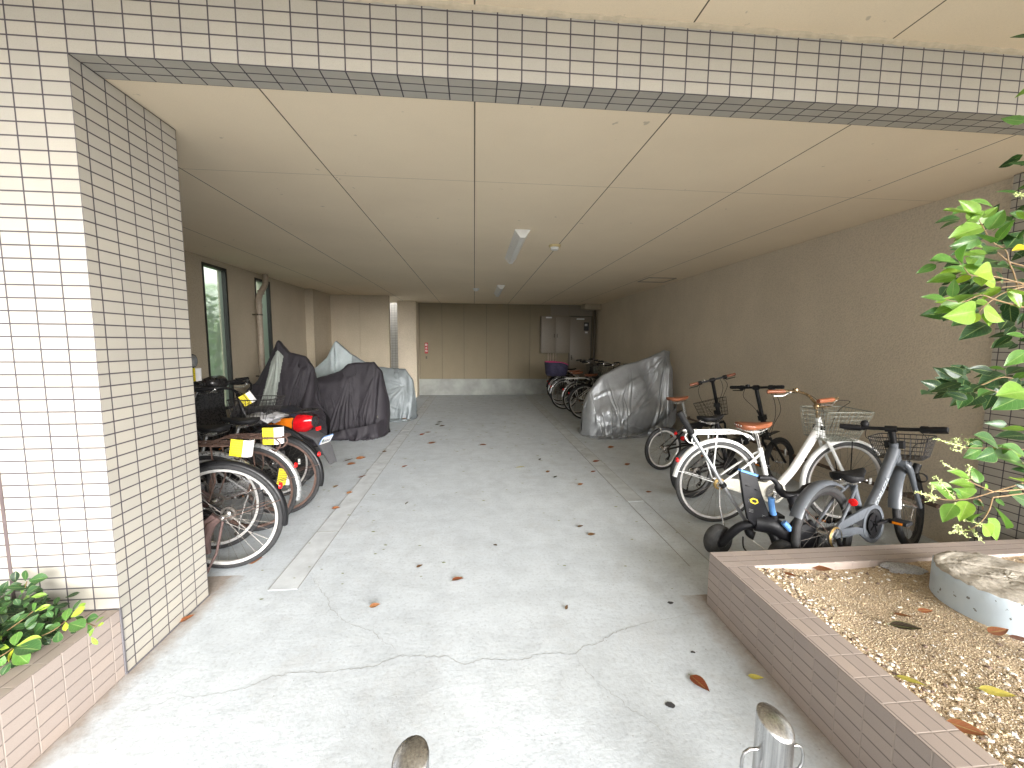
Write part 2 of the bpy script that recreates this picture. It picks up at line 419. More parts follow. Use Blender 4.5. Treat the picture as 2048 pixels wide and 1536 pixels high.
# back wall: panels with shallow vertical grooves, on a bare concrete plinth
bw = MB(); xs = [-.03, .03, .63, 1.225, 1.838, 2.444, 3.045, 3.64, 4.905]
for a, b in zip(xs, xs[1:]): bw.box((a+.004,YB,.446),(b-.004,YB+.12,H+.03))
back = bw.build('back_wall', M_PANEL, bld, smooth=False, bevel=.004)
MB().box((-.03,YB+.02,.446),(4.905,YB+.15,H+.02)).build('joint_backing', M_STEELD, back, smooth=False)
MB().box((-.03,YB-.002,0),(4.905,YB+.14,.444)).build('plinth', M_PLINTH, back, smooth=False)
MB().box((-.47,9.05,0),(0,YB+.1,H+.003)).build('pier', M_WALL, bld, smooth=False)
# left wall with two tall frosted windows
wm = MB(); x0, x1 = XL-.15, XL
W = [(3.78, 4.30, .50, 2.43), (5.02, 5.50, .62, 2.43)]
wm.box((x0,.55,0),(x1,W[0][0],H+.003)); wm.box((x0,W[0][1],0),(x1,W[1][0],H+.003)); wm.box((x0,W[1][1],0),(x1,7.9,H+.003))
for a, b, c, d in W: wm.box((x0,a,0),(x1,b,c)); wm.box((x0,a,d),(x1,b,H+.003))
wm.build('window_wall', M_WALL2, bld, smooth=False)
g = NT('frosted_glass'); g.n.remove(g.b)
rf = g.node('ShaderNodeBsdfRefraction'); rf.inputs['IOR'].default_value = 1.08; rf.inputs['Roughness'].default_value = .34; rf.inputs['Color'].default_value = (.92, 1.0, .88, 1)
tr = g.node('ShaderNodeBsdfTranslucent'); tr.inputs['Color'].default_value = (.70, .88, .68, 1)
gl = g.node('ShaderNodeBsdfGlossy'); gl.inputs['Roughness'].default_value = .25
m1 = g.node('ShaderNodeMixShader'); m1.inputs[0].default_value = .30; g.link(rf.outputs[0], m1.inputs[1]); g.link(tr.outputs[0], m1.inputs[2])
m2 = g.node('ShaderNodeMixShader'); m2.inputs[0].default_value = .05; g.link(m1.outputs[0], m2.inputs[1]); g.link(gl.outputs[0], m2.inputs[2])
g.link(m2.outputs[0], g.n['Material Output'].inputs[0]); M_FROST = g.m
for a, b, c, d in W:
    fr = MB(); t = .035
    for bx in (((x0+.05,a,c),(x1+.004,a+t,d)), ((x0+.05,b-t,c),(x1+.004,b,d)), ((x0+.05,a+t,c),(x1+.004,b-t,c+t)), ((x0+.05,a+t,d-t),(x1+.004,b-t,d))): fr.box(*bx)
    wo = fr.build('window', M_BLACKF, bld, smooth=False)
    MB().add([(x1-.05,a+t,c+t),(x1-.05,b-t,c+t),(x1-.05,b-t,d-t),(x1-.05,a+t,d-t)], [(0,1,2,3)]).build('pane', M_FROST, wo, smooth=False)
MB().box((XL,6.9,0),(-1.74,7.9,H+.003)).build('pilaster', M_WALL2, bld, smooth=False)
bl = MB()
for a, b in ((-2.05,-1.1),(-1.1,-.45)): bl.box((a+.002,7.9,0),(b-.003,8.05,H+.003))
bl.build('rear_wall', M_WALL2, bld, smooth=False)
# bright tiled return seen through the gap
MB().box((-4.5,11.0,0),(-.473,11.2,3.2)).build('tiled_return', M_TILE, bld, smooth=False, boxuv=True)
# steel door, frame panel above it, duct and pipe in the far right corner
dr = MB().box((4.17,YB-.02,.01),(4.76,YB+.001,2.17)).build('steel_door', M_STEEL, bld, bevel=.003)
MB().box((4.13,YB-.035,0),(4.168,YB-.003,2.21)).box((4.762,YB-.035,0),(4.80,YB-.003,2.21)).box((4.168,YB-.035,2.172),(4.762,YB-.003,2.21)).build('frame', M_STEELD, dr, smooth=False)
MB().box((4.35,YB-.06,2.10),(4.56,YB-.021,2.14)).build('door_closer', M_WHITEPL, dr)
MB().box((4.205,YB-.05,.98),(4.235,YB-.021,1.12)).ball((4.22,YB-.06,1.03),.022).build('handle', M_STEELD, dr)
MB().box((4.56,YB-.024,1.80),(4.70,YB-.0205,2.03)).build('notice', M_BLACKF, dr, smooth=False)
MB().box((4.585,YB-.026,1.93),(4.66,YB-.0245,1.99)).build('notice_print', M_WHITEPL, dr, smooth=False)
MB().box((4.60,YB-.026,1.73),(4.67,YB-.0215,1.775)).build('sticker', M_WHITEPL, dr, smooth=False)
MB().box((3.62,YB-.015,2.212),(4.13,YB-.003,H)).box((4.15,YB-.015,2.214),(4.80,YB-.003,H)).build('frame_panel', M_STEEL, bld, smooth=False)
MB().box((4.45,9.02,2.36),(4.904,YB-.04,H+.002)).build('duct_box', M_WALL2, bld, bevel=.004)

# ---------------------------------------------------------------- fixtures
cab = thing('meter_cabinet', 'grey brown steel cabinet with two doors hung high on the back wall', 'cabinet', (3.735,YB,1.17))
MB().box((-.41,-.16,0),(.41,-.004,1.01)).build('cabinet_body', M_STEEL, cab, bevel=.004)
for a, b in ((-.39,-.006),(.006,.39)):
    d = MB().box((a,-.175,.03),(b,-.161,.98)).build('door', M_STEEL, cab, bevel=.003)
    hx = -.04 if a < 0 else .04
    MB().box((hx-.012,-.19,.43),(hx+.012,-.176,.53)).build('handle', M_STEELD, d)
MB().box((-.28,-.20,.955),(-.12,-.176,.99)).build('label_plate', M_WHITEPL, cab, smooth=False)
for k, xx in enumerate((3.56, 3.63, 3.70, 3.78)):
    o = MB().tube([(0,0,0),(0,0,1.166)], .014, 8).build('conduit', M_PVC, loc=(xx,YB-.03,0))
    tag(o, 'thin beige conduit running from the meter cabinet down the back wall', 'conduit', 'conduits below the meter cabinet')
o = MB().tube([(4.83,9.36,0),(4.83,9.36,2.36)], .034, 12).build('drain_pipe', M_STEELD); tag(o, 'dark drain pipe in the far corner beside the steel door', 'pipe')
dp = thing('rain_pipe', 'beige rain pipe with an offset bend crossing the second frosted window', 'pipe', (XL+.09,4.93,0))
MB().tube([(0,0,0),(0,0,2.05),(0,.01,2.10),(0,.05,2.17),(0,.20,2.31),(0,.235,2.36),(0,.24,2.42),(0,.24,2.5)], .042, 16).build('pipe_run', M_PVC, dp)
for z in (1.99, 2.2): MB().lathe([(.047,-.03),(.047,.03)], 16, axis='z', center=(0,0 if z<2.1 else .08,z)).build('collar', M_PVC, dp)
for z in (.9, 1.85): MB().lathe([(.046,-.012),(.046,.012)], 14, axis='z', center=(0,0,z)).bar((0,-.03,z),(.0,-.12,z),.012,.02).bar((0,-.02,z),(-.088,-.03,z),.012,.02).build('bracket', M_STEELD, dp)
def ceiling_lamp(x, y0, y1, label):
    t = thing('ceiling_light', label, 'light', (x,(y0+y1)/2,H), 0, 'ceiling batten lights'); L = (y1-y0)/2
    MB().prism([(-.072,0.003),(.072,.003),(.066,-.010),(.020,-.068),(-.020,-.068),(-.066,-.010)], -L, L).build('housing', M_WHITEPL, t, angle=20)
    for s in (-1, 1): MB().prism([(-.074,.003),(.074,.003),(.069,-.011),(.022,-.072),(-.022,-.072),(-.069,-.011)], min(s*(L+.012),s*(L-.004)), max(s*(L+.012),s*(L-.004))).build('end_cap', M_WHITEPL, t)
ceiling_lamp(1.96, 2.16, 3.42, 'nearer of the two white batten lights on the ceiling')
ceiling_lamp(2.0, 5.85, 7.1, 'farther of the two white batten lights, small, near the back wall')
def detector(x, y, mat, label):
    t = thing('smoke_detector', label, 'smoke detector', (x,y,H), 0, 'round detectors on the ceiling')
    MB().lathe([(.001,-.018),(.062,-.018),(.066,0.003)], 28, axis='z').build('base', mat, t)
    MB().lathe([(.001,-.046),(.036,-.046),(.044,-.036),(.046,-.019)], 28, axis='z').build('head', M_WHITEPL, t)
detector(2.38, 2.73, M_YELPL, 'yellowed round smoke detector on the ceiling beside the nearer lamp')
detector(1.54, 6.4, M_WHITEPL, 'small white smoke detector far back on the ceiling joint')
m = MB()
for a, b in (((4.30,4.65),(4.75,4.66)), ((4.30,5.09),(4.75,5.1)), ((4.29,4.65),(4.30,5.1)), ((4.75,4.65),(4.76,5.1))): m.box((a[0],a[1],2.492),(b[0],b[1],2.506))
o = m.build('access_hatch', M_PVC, smooth=False); tag(o, 'square outline of a hatch in the ceiling near the right wall', 'hatch')
sg = thing('hydrant_sign', 'small red vertical sign with white characters on the back wall', 'sign', (.205,YB-.004,1.29))
M_RED = simple('sign_red', (.42, .012, .02), .4); M_RED2 = simple('reflector_red', (.75, .012, .012), .18)
MB().box((-.042,-.006,-.145),(.042,0,.145)).build('sign_plate', M_RED, sg, smooth=False)
for i, ch in enumerate('散水栓'):
    to = text_mesh(ch, .07, 'character', M_WHITEPL, sg); to.rotation_euler = (math.pi/2,0,0); to.location = (0,-.0075,.085-.082*i)
o = MB().box((-.02,-.012,-.035),(.02,0,.035)).build('wall_keyplate', M_STEELD, loc=(.205,YB-.003,1.035)); tag(o, 'small dark key plate under the red sign', 'key plate')
rl = thing('wall_rail', 'thin brown rail low along the right wall behind the bicycles', 'rail', (4.82,0,.29))
MB().tube([(0,.75,0),(0,8.9,0)], .017, 10).build('pipe', simple('rusty_brown', (.10,.065,.045), .6), rl)
for y in (1.0, 2.6, 4.3, 6.0, 7.8): MB().tube([(0,y,0),(.085,y,0)], .012, 8).build('bracket', M_STEELD, rl)

# ---------------------------------------------------------------- planters
def gpts(n, fn, seed):
    rr = random.Random(seed); out = []
    while len(out) < n:
        p = fn(rr)
        if p: out.append(p)
    return out
PX, PY, PZ = 2.79, .25, .30
pl = thing('tiled_planter', 'low brown tiled planter in the right foreground filled with gravel', 'planter')
MB().box((PX,-2.2,0),(PX+.15,PY-.15,PZ)).build('rim_wall', M_PTILE, pl, smooth=False, boxuv=True, swap=True, bevel=.0015)
MB().box((PX,PY-.1495,0),(9,PY,PZ)).build('rim_wall', M_PTILE, pl, smooth=False, boxuv=True, bevel=.0015)
pl2 = thing('tiled_planter', 'low brown tiled planter at the left against the tiled column, with shrubs', 'planter')
MB().box((-.15,-2.2,0),(-.001,-.007,PZ)).build('rim_wall', M_PTILE, pl2, smooth=False, boxuv=True, swap=True, bevel=.0015)
MB().box((-3,-2.2,.1),(-.15,-.004,.24)).build('soil', M_SOIL, pl2, smooth=False)
# gravel bed: a gently uneven surface plus many small stones
def gz(x, y): return .276+.012*math.sin(3.1*x+1.7*y)+.008*math.sin(7*x-5*y)
gm = MB(); nx, ny = 90, 70; gx0, gx1, gy0, gy1 = PX+.148, 5.6, -2.2, PY-.148
vs = [(gx0+(gx1-gx0)*i/nx, gy0+(gy1-gy0)*j/ny, gz(gx0+(gx1-gx0)*i/nx, gy0+(gy1-gy0)*j/ny)) for i in range(nx+1) for j in range(ny+1)]
gm.add(vs, [(i*(ny+1)+j, (i+1)*(ny+1)+j, (i+1)*(ny+1)+j+1, i*(ny+1)+j+1) for i in range(nx) for j in range(ny)])
t = NT('sand'); 
vo = t.node('ShaderNodeTexVoronoi'); vo.inputs['Scale'].default_value = 170; t.link(t.obj(), vo.inputs['Vector'])
c = t.ramp(vo.outputs['Color'], [(.1, (.26,.185,.12)), (.35, (.43,.325,.21)), (.8, (.54,.425,.285)), (1, (.68,.58,.44))])
c = t.mix(1.0, c, t.ramp(t.noise(9, 5, .6), [(.3,.62),(.6,1.0)]), 'MULTIPLY')
t.set(Base_Color=c, Roughness=.95); t.bump(vo.outputs['Distance'], .8, .004)
gravel = gm.build('gravel', t.m); tag(gravel, kind='stuff')
t = NT('gravel_stone'); at = t.node('ShaderNodeAttribute'); at.attribute_name = 'tone'
c = t.ramp(at.outputs['Fac'], [(0,(.09,.065,.06)),(.14,(.24,.16,.11)),(.4,(.45,.34,.215)),(.7,(.56,.45,.30)),(.86,(.60,.55,.47)),(1,(.70,.67,.62))])
t.set(Base_Color=t.mix(1.0, c, t.ramp(t.noise(160,3), [(.3,.75),(.6,1.05)]), 'MULTIPLY'), Roughness=.9); M_STONE = t.m
def pebble(m, x, y, z, r, rr, tone, flat=.65):
    V = [(1,0,0),(-1,0,0),(0,1,0),(0,-1,0),(0,0,1),(0,0,-1)]
    E = [(.7,.7,0),(-.7,.7,0),(.7,-.7,0),(-.7,-.7,0),(.7,0,.7),(-.7,0,.7),(0,.7,.7),(0,-.7,.7)]
    an = rr.random()*6.28; ca, sa = math.cos(an), math.sin(an); ax = r*(.8+.5*rr.random()); ay = r*(.6+.4*rr.random()); az = r*flat*(.7+.5*rr.random())
    pts = []
    for k in range(8):
        t = 6.283*k/8; q = .85+.3*rr.random()
        pts.append((math.cos(t)*q, math.sin(t)*q, 0))
    top = [(math.cos(6.283*k/4+.4)*.55, math.sin(6.283*k/4+.4)*.55, .8+.2*rr.random()) for k in range(4)]
    vs = []
    for a, b, c in pts+top: vs.append((x+ax*a*ca-ay*b*sa, y+ax*a*sa+ay*b*ca, z+az*c))
    fs = [(k, (k+1) % 8, 8+(((k+1)//2) % 4)) for k in range(8)]+[((2*k+1) % 8, 8+((k+1) % 4), 8+k) for k in range(4)]+[(8,9,10,11)]
    m.add(vs, fs, tone=max(.001, tone))
rr = random.Random(11); gm = MB()
for _ in range(24000):
    x = gx0+.004+(rr.random()**1.25)*1.75; y = gy1-.004-(rr.random()**.9)*1.45
    e = min(x-gx0, gy1-y)                      # coarser, paler stones gather along the rim
    big = rr.random() < (.17 if e < .10 else .016)+max(0, -.35-y)*.16
    r = (.0050+.006*rr.random()) if big else .0019+.0018*rr.random()
    tn = rr.choice((.72,.86,.93,1.0,.6,.2,.05)) if big else min(1, max(0, rr.gauss(.60,.16)))
    pebble(gm, x, y, gz(x, y)-r*.1, r, rr, tn)
o = gm.build('gravel_stones', M_STONE, smooth=False); tag(o, kind='stuff')
# round pale blue footing with a broken top
ft = thing('round_footing', 'round concrete footing with pale blue painted side and rough broken top', 'footing', (3.865,-.27,.255))
def foot_r(a): return .240+.006*math.sin(2*a+.5)
side = MB(); n = 96; vs = []; hs = [-.03, .0, .05, .10, .150, .158]
rr = random.Random(4); edge = [.150+.004*rr.gauss(0,1) for _ in range(n)]
for j, h in enumerate(hs):
    for i in range(n):
        a = 2*math.pi*i/n; r = foot_r(a)-(.004 if j == 5 else 0); z = h if j < 4 else edge[i]+(.006 if j == 5 else 0)
        vs.append((r*math.cos(a), r*math.sin(a), z))
side.add(vs, [(j*n+i, j*n+(i+1) % n, (j+1)*n+(i+1) % n, (j+1)*n+i) for j in range(len(hs)-1) for i in range(n)])
t = NT('pale_blue_paint'); c = t.ramp(t.noise(5,5), [(.3,(.46,.545,.61)),(.7,(.54,.62,.69))])
chip = t.math('MULTIPLY', t.math('GREATER_THAN', t.noise(42, 3, .5), .655), t.math('GREATER_THAN', t.noise(7, 2), .5))
t.set(Base_Color=t.mix(chip, c, (.16,.17,.17)), Roughness=.5); t.bump(t.noise(30,3), .12, .004)
side.build('painted_side', t.m, ft)
top = MB(); nr = 34; vs = [(0,0,.165)]
rr = random.Random(8)
for j in range(1, nr+1):
    for i in range(n):
        a = 2*math.pi*i/n; q = j/nr; r = (foot_r(a)-.004)*q
        x, y = r*math.cos(a), r*math.sin(a)
        z = .164+.0022*math.sin(23*x+9*y)+.0018*math.sin(61*y-17*x)+.0013*rr.gauss(0,1)
        g_ = x*.45+y*.9                      # long chisel grooves
        z -= .007*math.exp(-((g_-.075)/.006)**2)*(1 if x > -.1 else .3) + .003*math.exp(-((g_+.03)/.008)**2)
        if j == nr: z = edge[i]+.006
        elif j > nr-3: z = z*.6+(edge[i]+.008)*.4
        vs.append((x, y, z))
fs = [(0, 1+i, 1+(i+1) % n) for i in range(n)]
for j in range(nr-1):
    for i in range(n): fs.append((1+j*n+i, 1+(j+1)*n+i, 1+(j+1)*n+(i+1) % n, 1+j*n+(i+1) % n))
top.add(vs, fs)
t = NT('broken_concrete'); c = t.ramp(t.noise(13,6,.65), [(.3,(.30,.27,.225)),(.7,(.50,.455,.385))])
c = t.mix(1.0, c, t.ramp(t.noise(130,4,.7), [(.3,.75),(.55,1.05)]), 'MULTIPLY')
c = t.mix(t.math('MULTIPLY', t.ramp(t.noise(11,3,.5), [(.66,0.0),(.72,1.0)]), .4), c, (.10,.10,.11))
t.set(Base_Color=c, Roughness=.95); t.bump(t.noise(90,5,.7), .5, .004); M_BROKEN = t.m
top.build('broken_top', t.m, ft, angle=60)
# lump of grey mortar lying on the gravel
sm = MB(); nu, nv = 28, 12; vs = []
rr = random.Random(2)
prof = [(.0,.10),(.12,.55),(.3,.9),(.55,1.0),(.8,.9),(1,.55)]
for j in range(nv+1):
    ph = math.pi/2*j/nv
    for i in range(nu):
        a = 2*math.pi*i/nu; r = 1+.10*math.sin(3*a+1)+.07*math.sin(5*a)+.03*rr.gauss(0,1)
        vs.append((.098*r*math.cos(a)*math.cos(ph)**.6, .042*r*math.sin(a)*math.cos(ph)**.6, .030*math.sin(ph)**.8+.0016*rr.gauss(0,1)))
sm.add(vs, [(j*nu+i, j*nu+(i+1) % nu, (j+1)*nu+(i+1) % nu, (j+1)*nu+i) for j in range(nv) for i in range(nu)]+[tuple(nv*nu+i for i in range(nu))])
t = NT('grey_mortar_lump'); c = t.ramp(t.noise(25,5), [(.3,(.33,.33,.34)),(.7,(.50,.50,.51))])
t.set(Base_Color=t.mix(1.0, c, t.ramp(t.noise(190,3,.7), [(.33,.45),(.5,1.0)]), 'MULTIPLY'), Roughness=.95); t.bump(t.noise(120,4,.7), .9, .005)
o = sm.build('mortar_lump', t.m, loc=(3.735,.045,.268)); o.rotation_euler = (.05,.03,-.35)
tag(o, 'flat grey lump of mortar lying on the gravel beside the round footing', 'stone')

# ---------------------------------------------------------------- steel bollards
def bollard_mat():
    t = NT('stainless_steel'); st = t.noise(9, 4, .6, t.mapv(t.obj(), (14,14,.5)))
    sc = t.noise(30, 4, .7, t.mapv(t.obj(), (10,10,60)))
    t.set(Base_Color=t.ramp(st, [(.3,(.30,.30,.30)),(.7,(.56,.56,.56))]), Metallic=1.0, Roughness=t.ramp(sc, [(.3,.24),(.7,.36)]))
    t.bump(t.noise(60,3), .05, .001); return t.m
M_STAIN = bollard_mat()
def bollard(x, y, zc, az, label, hooks):
    t = thing('bollard', label, 'bollard', (x,y,0), 0, 'steel bollards in front of the bay'); R = .044; n = 48; sl_ = .42
    vs = []; P = []
    for i in range(n):
        a = 2*math.pi*i/n; cx, cy = math.cos(a), math.sin(a)
        zt = zc+R*sl_*(cx*math.cos(az)+cy*math.sin(az)); vs += [(R*cx,R*cy,0),(R*cx,R*cy,zt-.002)]; P.append((cx,cy,zt))
    m = MB().add(vs, [(2*i, 2*((i+1) % n), 2*((i+1) % n)+1, 2*i+1) for i in range(n)]); m.build('post', M_STAIN, t, angle=60)
    rings = [(1.0,-.002),(.985,.001),(.85,.0045),(.65,.0085),(.45,.0115),(.2,.0135)]; vs = []
    for q, dz in rings:
        for cx, cy, zt in P: vs.append((R*cx*q, R*cy*q, zc+(zt-zc)*q+dz))
    k = len(rings)-1
    m = MB().add(vs+[(0,0,zc+.014)], [(j*n+i, j*n+(i+1) % n, (j+1)*n+(i+1) % n, (j+1)*n+i) for j in range(k) for i in range(n)]+[(k*n+i, k*n+(i+1) % n, len(vs)) for i in range(n)])
    m.build('cap', M_STAIN, t, angle=60)
    if hooks:
        for s in (-1, 1):
            p = [(s*(R-.004),0,.385),(s*(R+.022),0,.387),(s*(R+.036),0,.378),(s*(R+.042),0,.360),(s*(R+.042),0,.335),(s*(R+.034),0,.315),(s*(R+.015),0,.308),(s*(R-.004),0,.31)]
            MB().tube(p, .0042, 10).build('chain_hook', M_STAIN, t)
    return t
bollard(1.350,-.885,.452, math.radians(66), 'stainless bollard with slanted top at the bottom edge near the middle', True)
bollard(2.283,-.875,.458, math.radians(125), 'stainless bollard with slanted top and side hooks beside the right planter', True)
# ---------------------------------------------------------------- bicycles
M_TYRE = simple('tyre_rubber', (.018,.018,.019), .75, var=.25, nscale=40, bump=.3, bscale=90)
M_TYREW = simple('worn_tyre', (.05,.05,.05), .8, var=.25, nscale=40, bump=.3, bscale=90)
M_RIM = simple('alloy_rim', (.72,.71,.69), .38, .6, var=.08)
M_RIMB = simple('black_rim', (.02,.02,.02), .4)
M_SPOKE = simple('spoke_steel', (.17,.155,.14), .45, .6)
M_CHROME = simple('chrome', (.68,.67,.65), .22, .95, var=.06)
M_RUST = simple('rusty_steel', (.115,.07,.055), .8, .3, var=.35, nscale=30, bump=.4)
M_RUSTD = simple('rusty_brown_paint', (.085,.05,.045), .7, .1, var=.3, nscale=25, bump=.3)
M_PWHITE = simple('white_paint', (.88,.89,.88), .3, var=.04)
M_PBLACK = simple('black_paint', (.009,.009,.010), .35, spec=.3)
M_PGREY = simple('slate_grey_paint', (.086,.095,.108), .38, var=.06)
M_PSILV = simple('silver_paint', (.50,.51,.52), .3, .7)
M_RUB = simple('black_rubber', (.012,.012,.013), .6, bump=.2, spec=.22)
M_LEATH = simple('tan_leather', (.23,.075,.032), .42, var=.2, nscale=30, bump=.25, bscale=120)
M_BRONZE = simple('bronze_bar', (.30,.215,.12), .28, .8)
M_WIREG = simple('grey_wire', (.30,.31,.27), .5, .4); M_WIREB = simple('black_wire', (.02,.018,.018), .45)
M_AMBER = simple('amber_plastic', (.75,.22,.01), .2, var=.1)
M_BRASS = simple('brass', (.45,.31,.12), .4, .7, var=.2)
M_WREFL = simple('white_reflector', (.8,.8,.78), .2)
M_GUARD = simple('cream_chain_case', (.62,.60,.52), .4)
def circ(n, r): return [(r*math.cos(2*math.pi*k/n), r*math.sin(2*math.pi*k/n)) for k in range(n)]
def wheel(root, hub, R, tw, tyre, rim, MX=None, nsp=32, name='wheel', disc=None, spm=None):
    X = MX or Matrix.Identity(4); h = Vector(hub)
    prof = [(R-tw+a, b*.95) for a, b in circ(12, tw)]
    w = MB().lathe(prof, 64, h, closed_prof=True).xf(X).build(name, tyre, root, angle=60)
    ri = R-2*tw-.011; pr = [(ri, -.009), (R-1.5*tw, -tw*.72), (R-1.5*tw, tw*.72), (ri, .009)]
    MB().lathe(pr, 64, h, closed_prof=True).xf(X).build('rim', rim, w)
    m = MB(); fl = .021
    for k in range(nsp):
        s = 1 if k % 2 else -1; a = 2*math.pi*k/nsp; b = a+(.95 if (k//2) % 2 else -.95)*.62
        m.tube([h+Vector((fl*math.cos(b), s*.028, fl*math.sin(b))), h+Vector((ri*math.cos(a), s*.004, ri*math.sin(a)))], .0010, 3, caps=False)
    m.xf(X).build('spokes', spm or M_SPOKE, w, smooth=False)
    MB().lathe([(.001,-.05),(.008,-.05),(.008,-.034),(.024,-.032),(.024,-.026),(.014,-.022),(.014,.022),(.024,.026),(.024,.032),(.008,.034),(.008,.05),(.001,.05)], 18, h).xf(X).build('hub', M_CHROME, w)
    if disc: MB().lathe([(.03,disc),(.046,disc),(.046,disc+(-.012 if disc<0 else .012)),(.03,disc+(-.02 if disc<0 else .02))], 24, h, closed_prof=True).xf(X).build('sprocket', M_BRASS if rim is M_RIM and tyre is M_TYREW else M_SPOKE, w)
    return w
def fender(root, hub, R, a0, a1, w, mat, MX=None, stays=None, name='mudguard'):
    X = MX or Matrix.Identity(4)
    o = [(R-.012,-w),(R+.002,-w*.75),(R+.008,-w*.3),(R+.008,w*.3),(R+.002,w*.75),(R-.012,w)]
    i = [(r-.0025, y*.96) for r, y in reversed(o)]
    f = MB().lathe(o+i, 40, hub, math.radians(a0), math.radians(a1), closed_prof=True).xf(X).build(name, mat, root, angle=50)
    if stays:
        m = MB(); h = Vector(hub)
        for ang in stays:
            c, s = math.cos(math.radians(ang)), math.sin(math.radians(ang))
            for y in (-1, 1): m.tube([h+Vector((0,y*.048,0)), h+Vector((R*c*.985, y*w, R*s*.985))], .0024, 5)
        m.xf(X).build('stay', M_RUST if mat is not M_PWHITE else M_PWHITE, f)
    return f
def saddle(root, c, mat, L=.26, W=.15, tilt=0, rivets=False, drop=.055):
    n = 20; rings = []
    for j in range(14):
        t = j/13; x = -L*.45+L*t; w = W/2*(.80+.2*math.sin(t*7)) if t < .28 else W/2*(.96*(1-((t-.28)/.72)**.8)+.20)
        w = max(w, .016); zt = .012-.010*math.sin(t*math.pi)+.006*t; dp = drop*(1-.35*t) if rivets else drop*(.75-.35*t)
        if j in (0, 13): w *= .55; dp *= .55
        r = []
        for k in range(n):
            a = 2*math.pi*k/n; y = w*math.copysign(abs(math.cos(a))**.75, math.cos(a)); z = math.sin(a)
            z = zt+.012*z if z > 0 else zt+dp*z*(abs(math.cos(a))**.35+.12)
            r.append(Vector((x, y, z)))
        rings.append(r)
    X = Matrix.Translation(c) @ Matrix.Rotation(-tilt, 4, 'Y')
    s = MB().loft(rings).xf(X).build('saddle', mat, root, angle=70)
    m = MB()
    for y in (-.022, .022): m.tube([(-L*.38,y*1.6,-.03),(-L*.15,y,-.048),(L*.2,y,-.048),(L*.45,y*.4,-.018)], .0035, 6)
    m.box((-.03,-.026,-.058),(.025,.026,-.040))
    if rivets:
        for y in (-.045,-.015,.015,.045): m.ball((-L*.445,y,.004), .006, 6)
    m.xf(X).build('saddle_rail', M_CHROME, s)
    return s
def basket(root, b0, b1, t0, t1, z0, z1, wb_, wt, mat, MX=None, r=.0018, nz=6, nx=7, ny=7, rim=.0035):
    # wire basket: bottom x b0..b1 half width wb_, top x t0..t1 half width wt
    X = MX or Matrix.Identity(4); m = MB()
    def ring(f, q=4):
        x0 = b0+(t0-b0)*f; x1 = b1+(t1-b1)*f; w = wb_+(wt-wb_)*f; z = z0+(z1-z0)*f; c = .03; p = []
        for cx, cy, a0 in ((x1-c,w-c,0),(x0+c,w-c,90),(x0+c,-w+c,180),(x1-c,-w+c,270)):
            for k in range(q+1):
                a = math.radians(a0+90*k/q); p.append(Vector((cx+c*math.cos(a), cy+c*math.sin(a), z)))
        return p
    for i in range(nz+1):
        f = i/nz; m.tube(ring(f), rim if i == nz else (rim*.8 if i == 0 else r), 5, closed=True)
    for k in range(nx+1):
        g = .06+.88*k/nx
        for s in (-1, 1): m.tube([(b0+(b1-b0)*g, s*wb_, z0), (t0+(t1-t0)*g, s*wt, z1)], r, 4, caps=False)
        m.tube([(b0+(b1-b0)*g, -wb_, z0), (b0+(b1-b0)*g, wb_, z0)], r, 4, caps=False)
    for k in range(ny+1):
        g = -.94+1.88*k/ny
        m.tube([(b0, g*wb_, z0), (t0, g*wt, z1)], r, 4, caps=False); m.tube([(b1, g*wb_, z0), (t1, g*wt, z1)], r, 4, caps=False)
        m.tube([(b0, g*wb_, z0), (b1, g*wb_, z0)], r, 4, caps=False)
    return m.xf(X).build('basket', mat, root)
def crankset(root, bb, ang, ring_mat, r=.075, L=.16, ped=.09, y0=.05):
    c = Vector(bb)
    k = MB().lathe([(.02,-y0),(r*.72,-y0),(r,-y0),(r,-y0-.004),(r*.72,-y0-.004),(.02,-y0-.004)], 36, c, closed_prof=True)
    for q in range(5):
        a = 2*math.pi*q/5; k.bar(c+Vector((0,-y0-.002,0)), c+Vector((r*.8*math.cos(a),-y0-.002,r*.8*math.sin(a))), .004, .018, (0,1,0))
    ch = k.build('chainring', ring_mat, root)
    for s in (-1, 1):
        a = ang+(0 if s < 0 else math.pi); e = c+Vector((L*math.cos(a), s*(y0+.025), L*math.sin(a)))
        cr = MB().tube([c+Vector((0,s*.02,0)), c+Vector((0,s*(y0+.014),0)), e], .011, 8).build('crank', M_CHROME if ring_mat is not M_PBLACK else M_PBLACK, root)
        y1, y2 = sorted((e.y+s*.008, e.y+s*(.008+ped)))
        MB().box((e.x-.042,y1,e.z-.012),(e.x+.042,y2,e.z+.012)).build('pedal', M_RUB, cr, bevel=.006)
        for q in (-1, 1): MB().box((e.x+q*.043-.002,y1+.02,e.z-.007),(e.x+q*.043+.002,y2-.02,e.z+.007)).build('pedal_reflector', M_AMBER, cr, smooth=False)
def grip(root, p, q, mat, X, r=.0165):
    p, q = Vector(p), Vector(q); d = q-p; n = 7
    m = MB().tube([p+d*(i/(n-1)) for i in range(n)], [r*.9, r*1.08, r*.96, r*1.05, r*.98, r*1.08, r*.92], 12)
    return m.xf(X).build('grip', mat, root)
def lever(root, p, q, mid, X, mat):
    m = MB().tube([p, mid, q], [.007,.006,.0045], 6).ball(p, .014, 6); return m.xf(X).build('brake_lever', mat, root)
def steer_matrix(HB, HT, ang):
    a = (Vector(HT)-Vector(HB)).normalized(); c = Vector(HB)
    return Matrix.Translation(c) @ Matrix.Rotation(ang, 4, a) @ Matrix.Translation(-c)
def cable(root, pts, X, mat=None, r=.0024):
    return MB().tube(smooth_path(pts, 5), r, 5).xf(X).build('cable', mat or M_RUB, root)
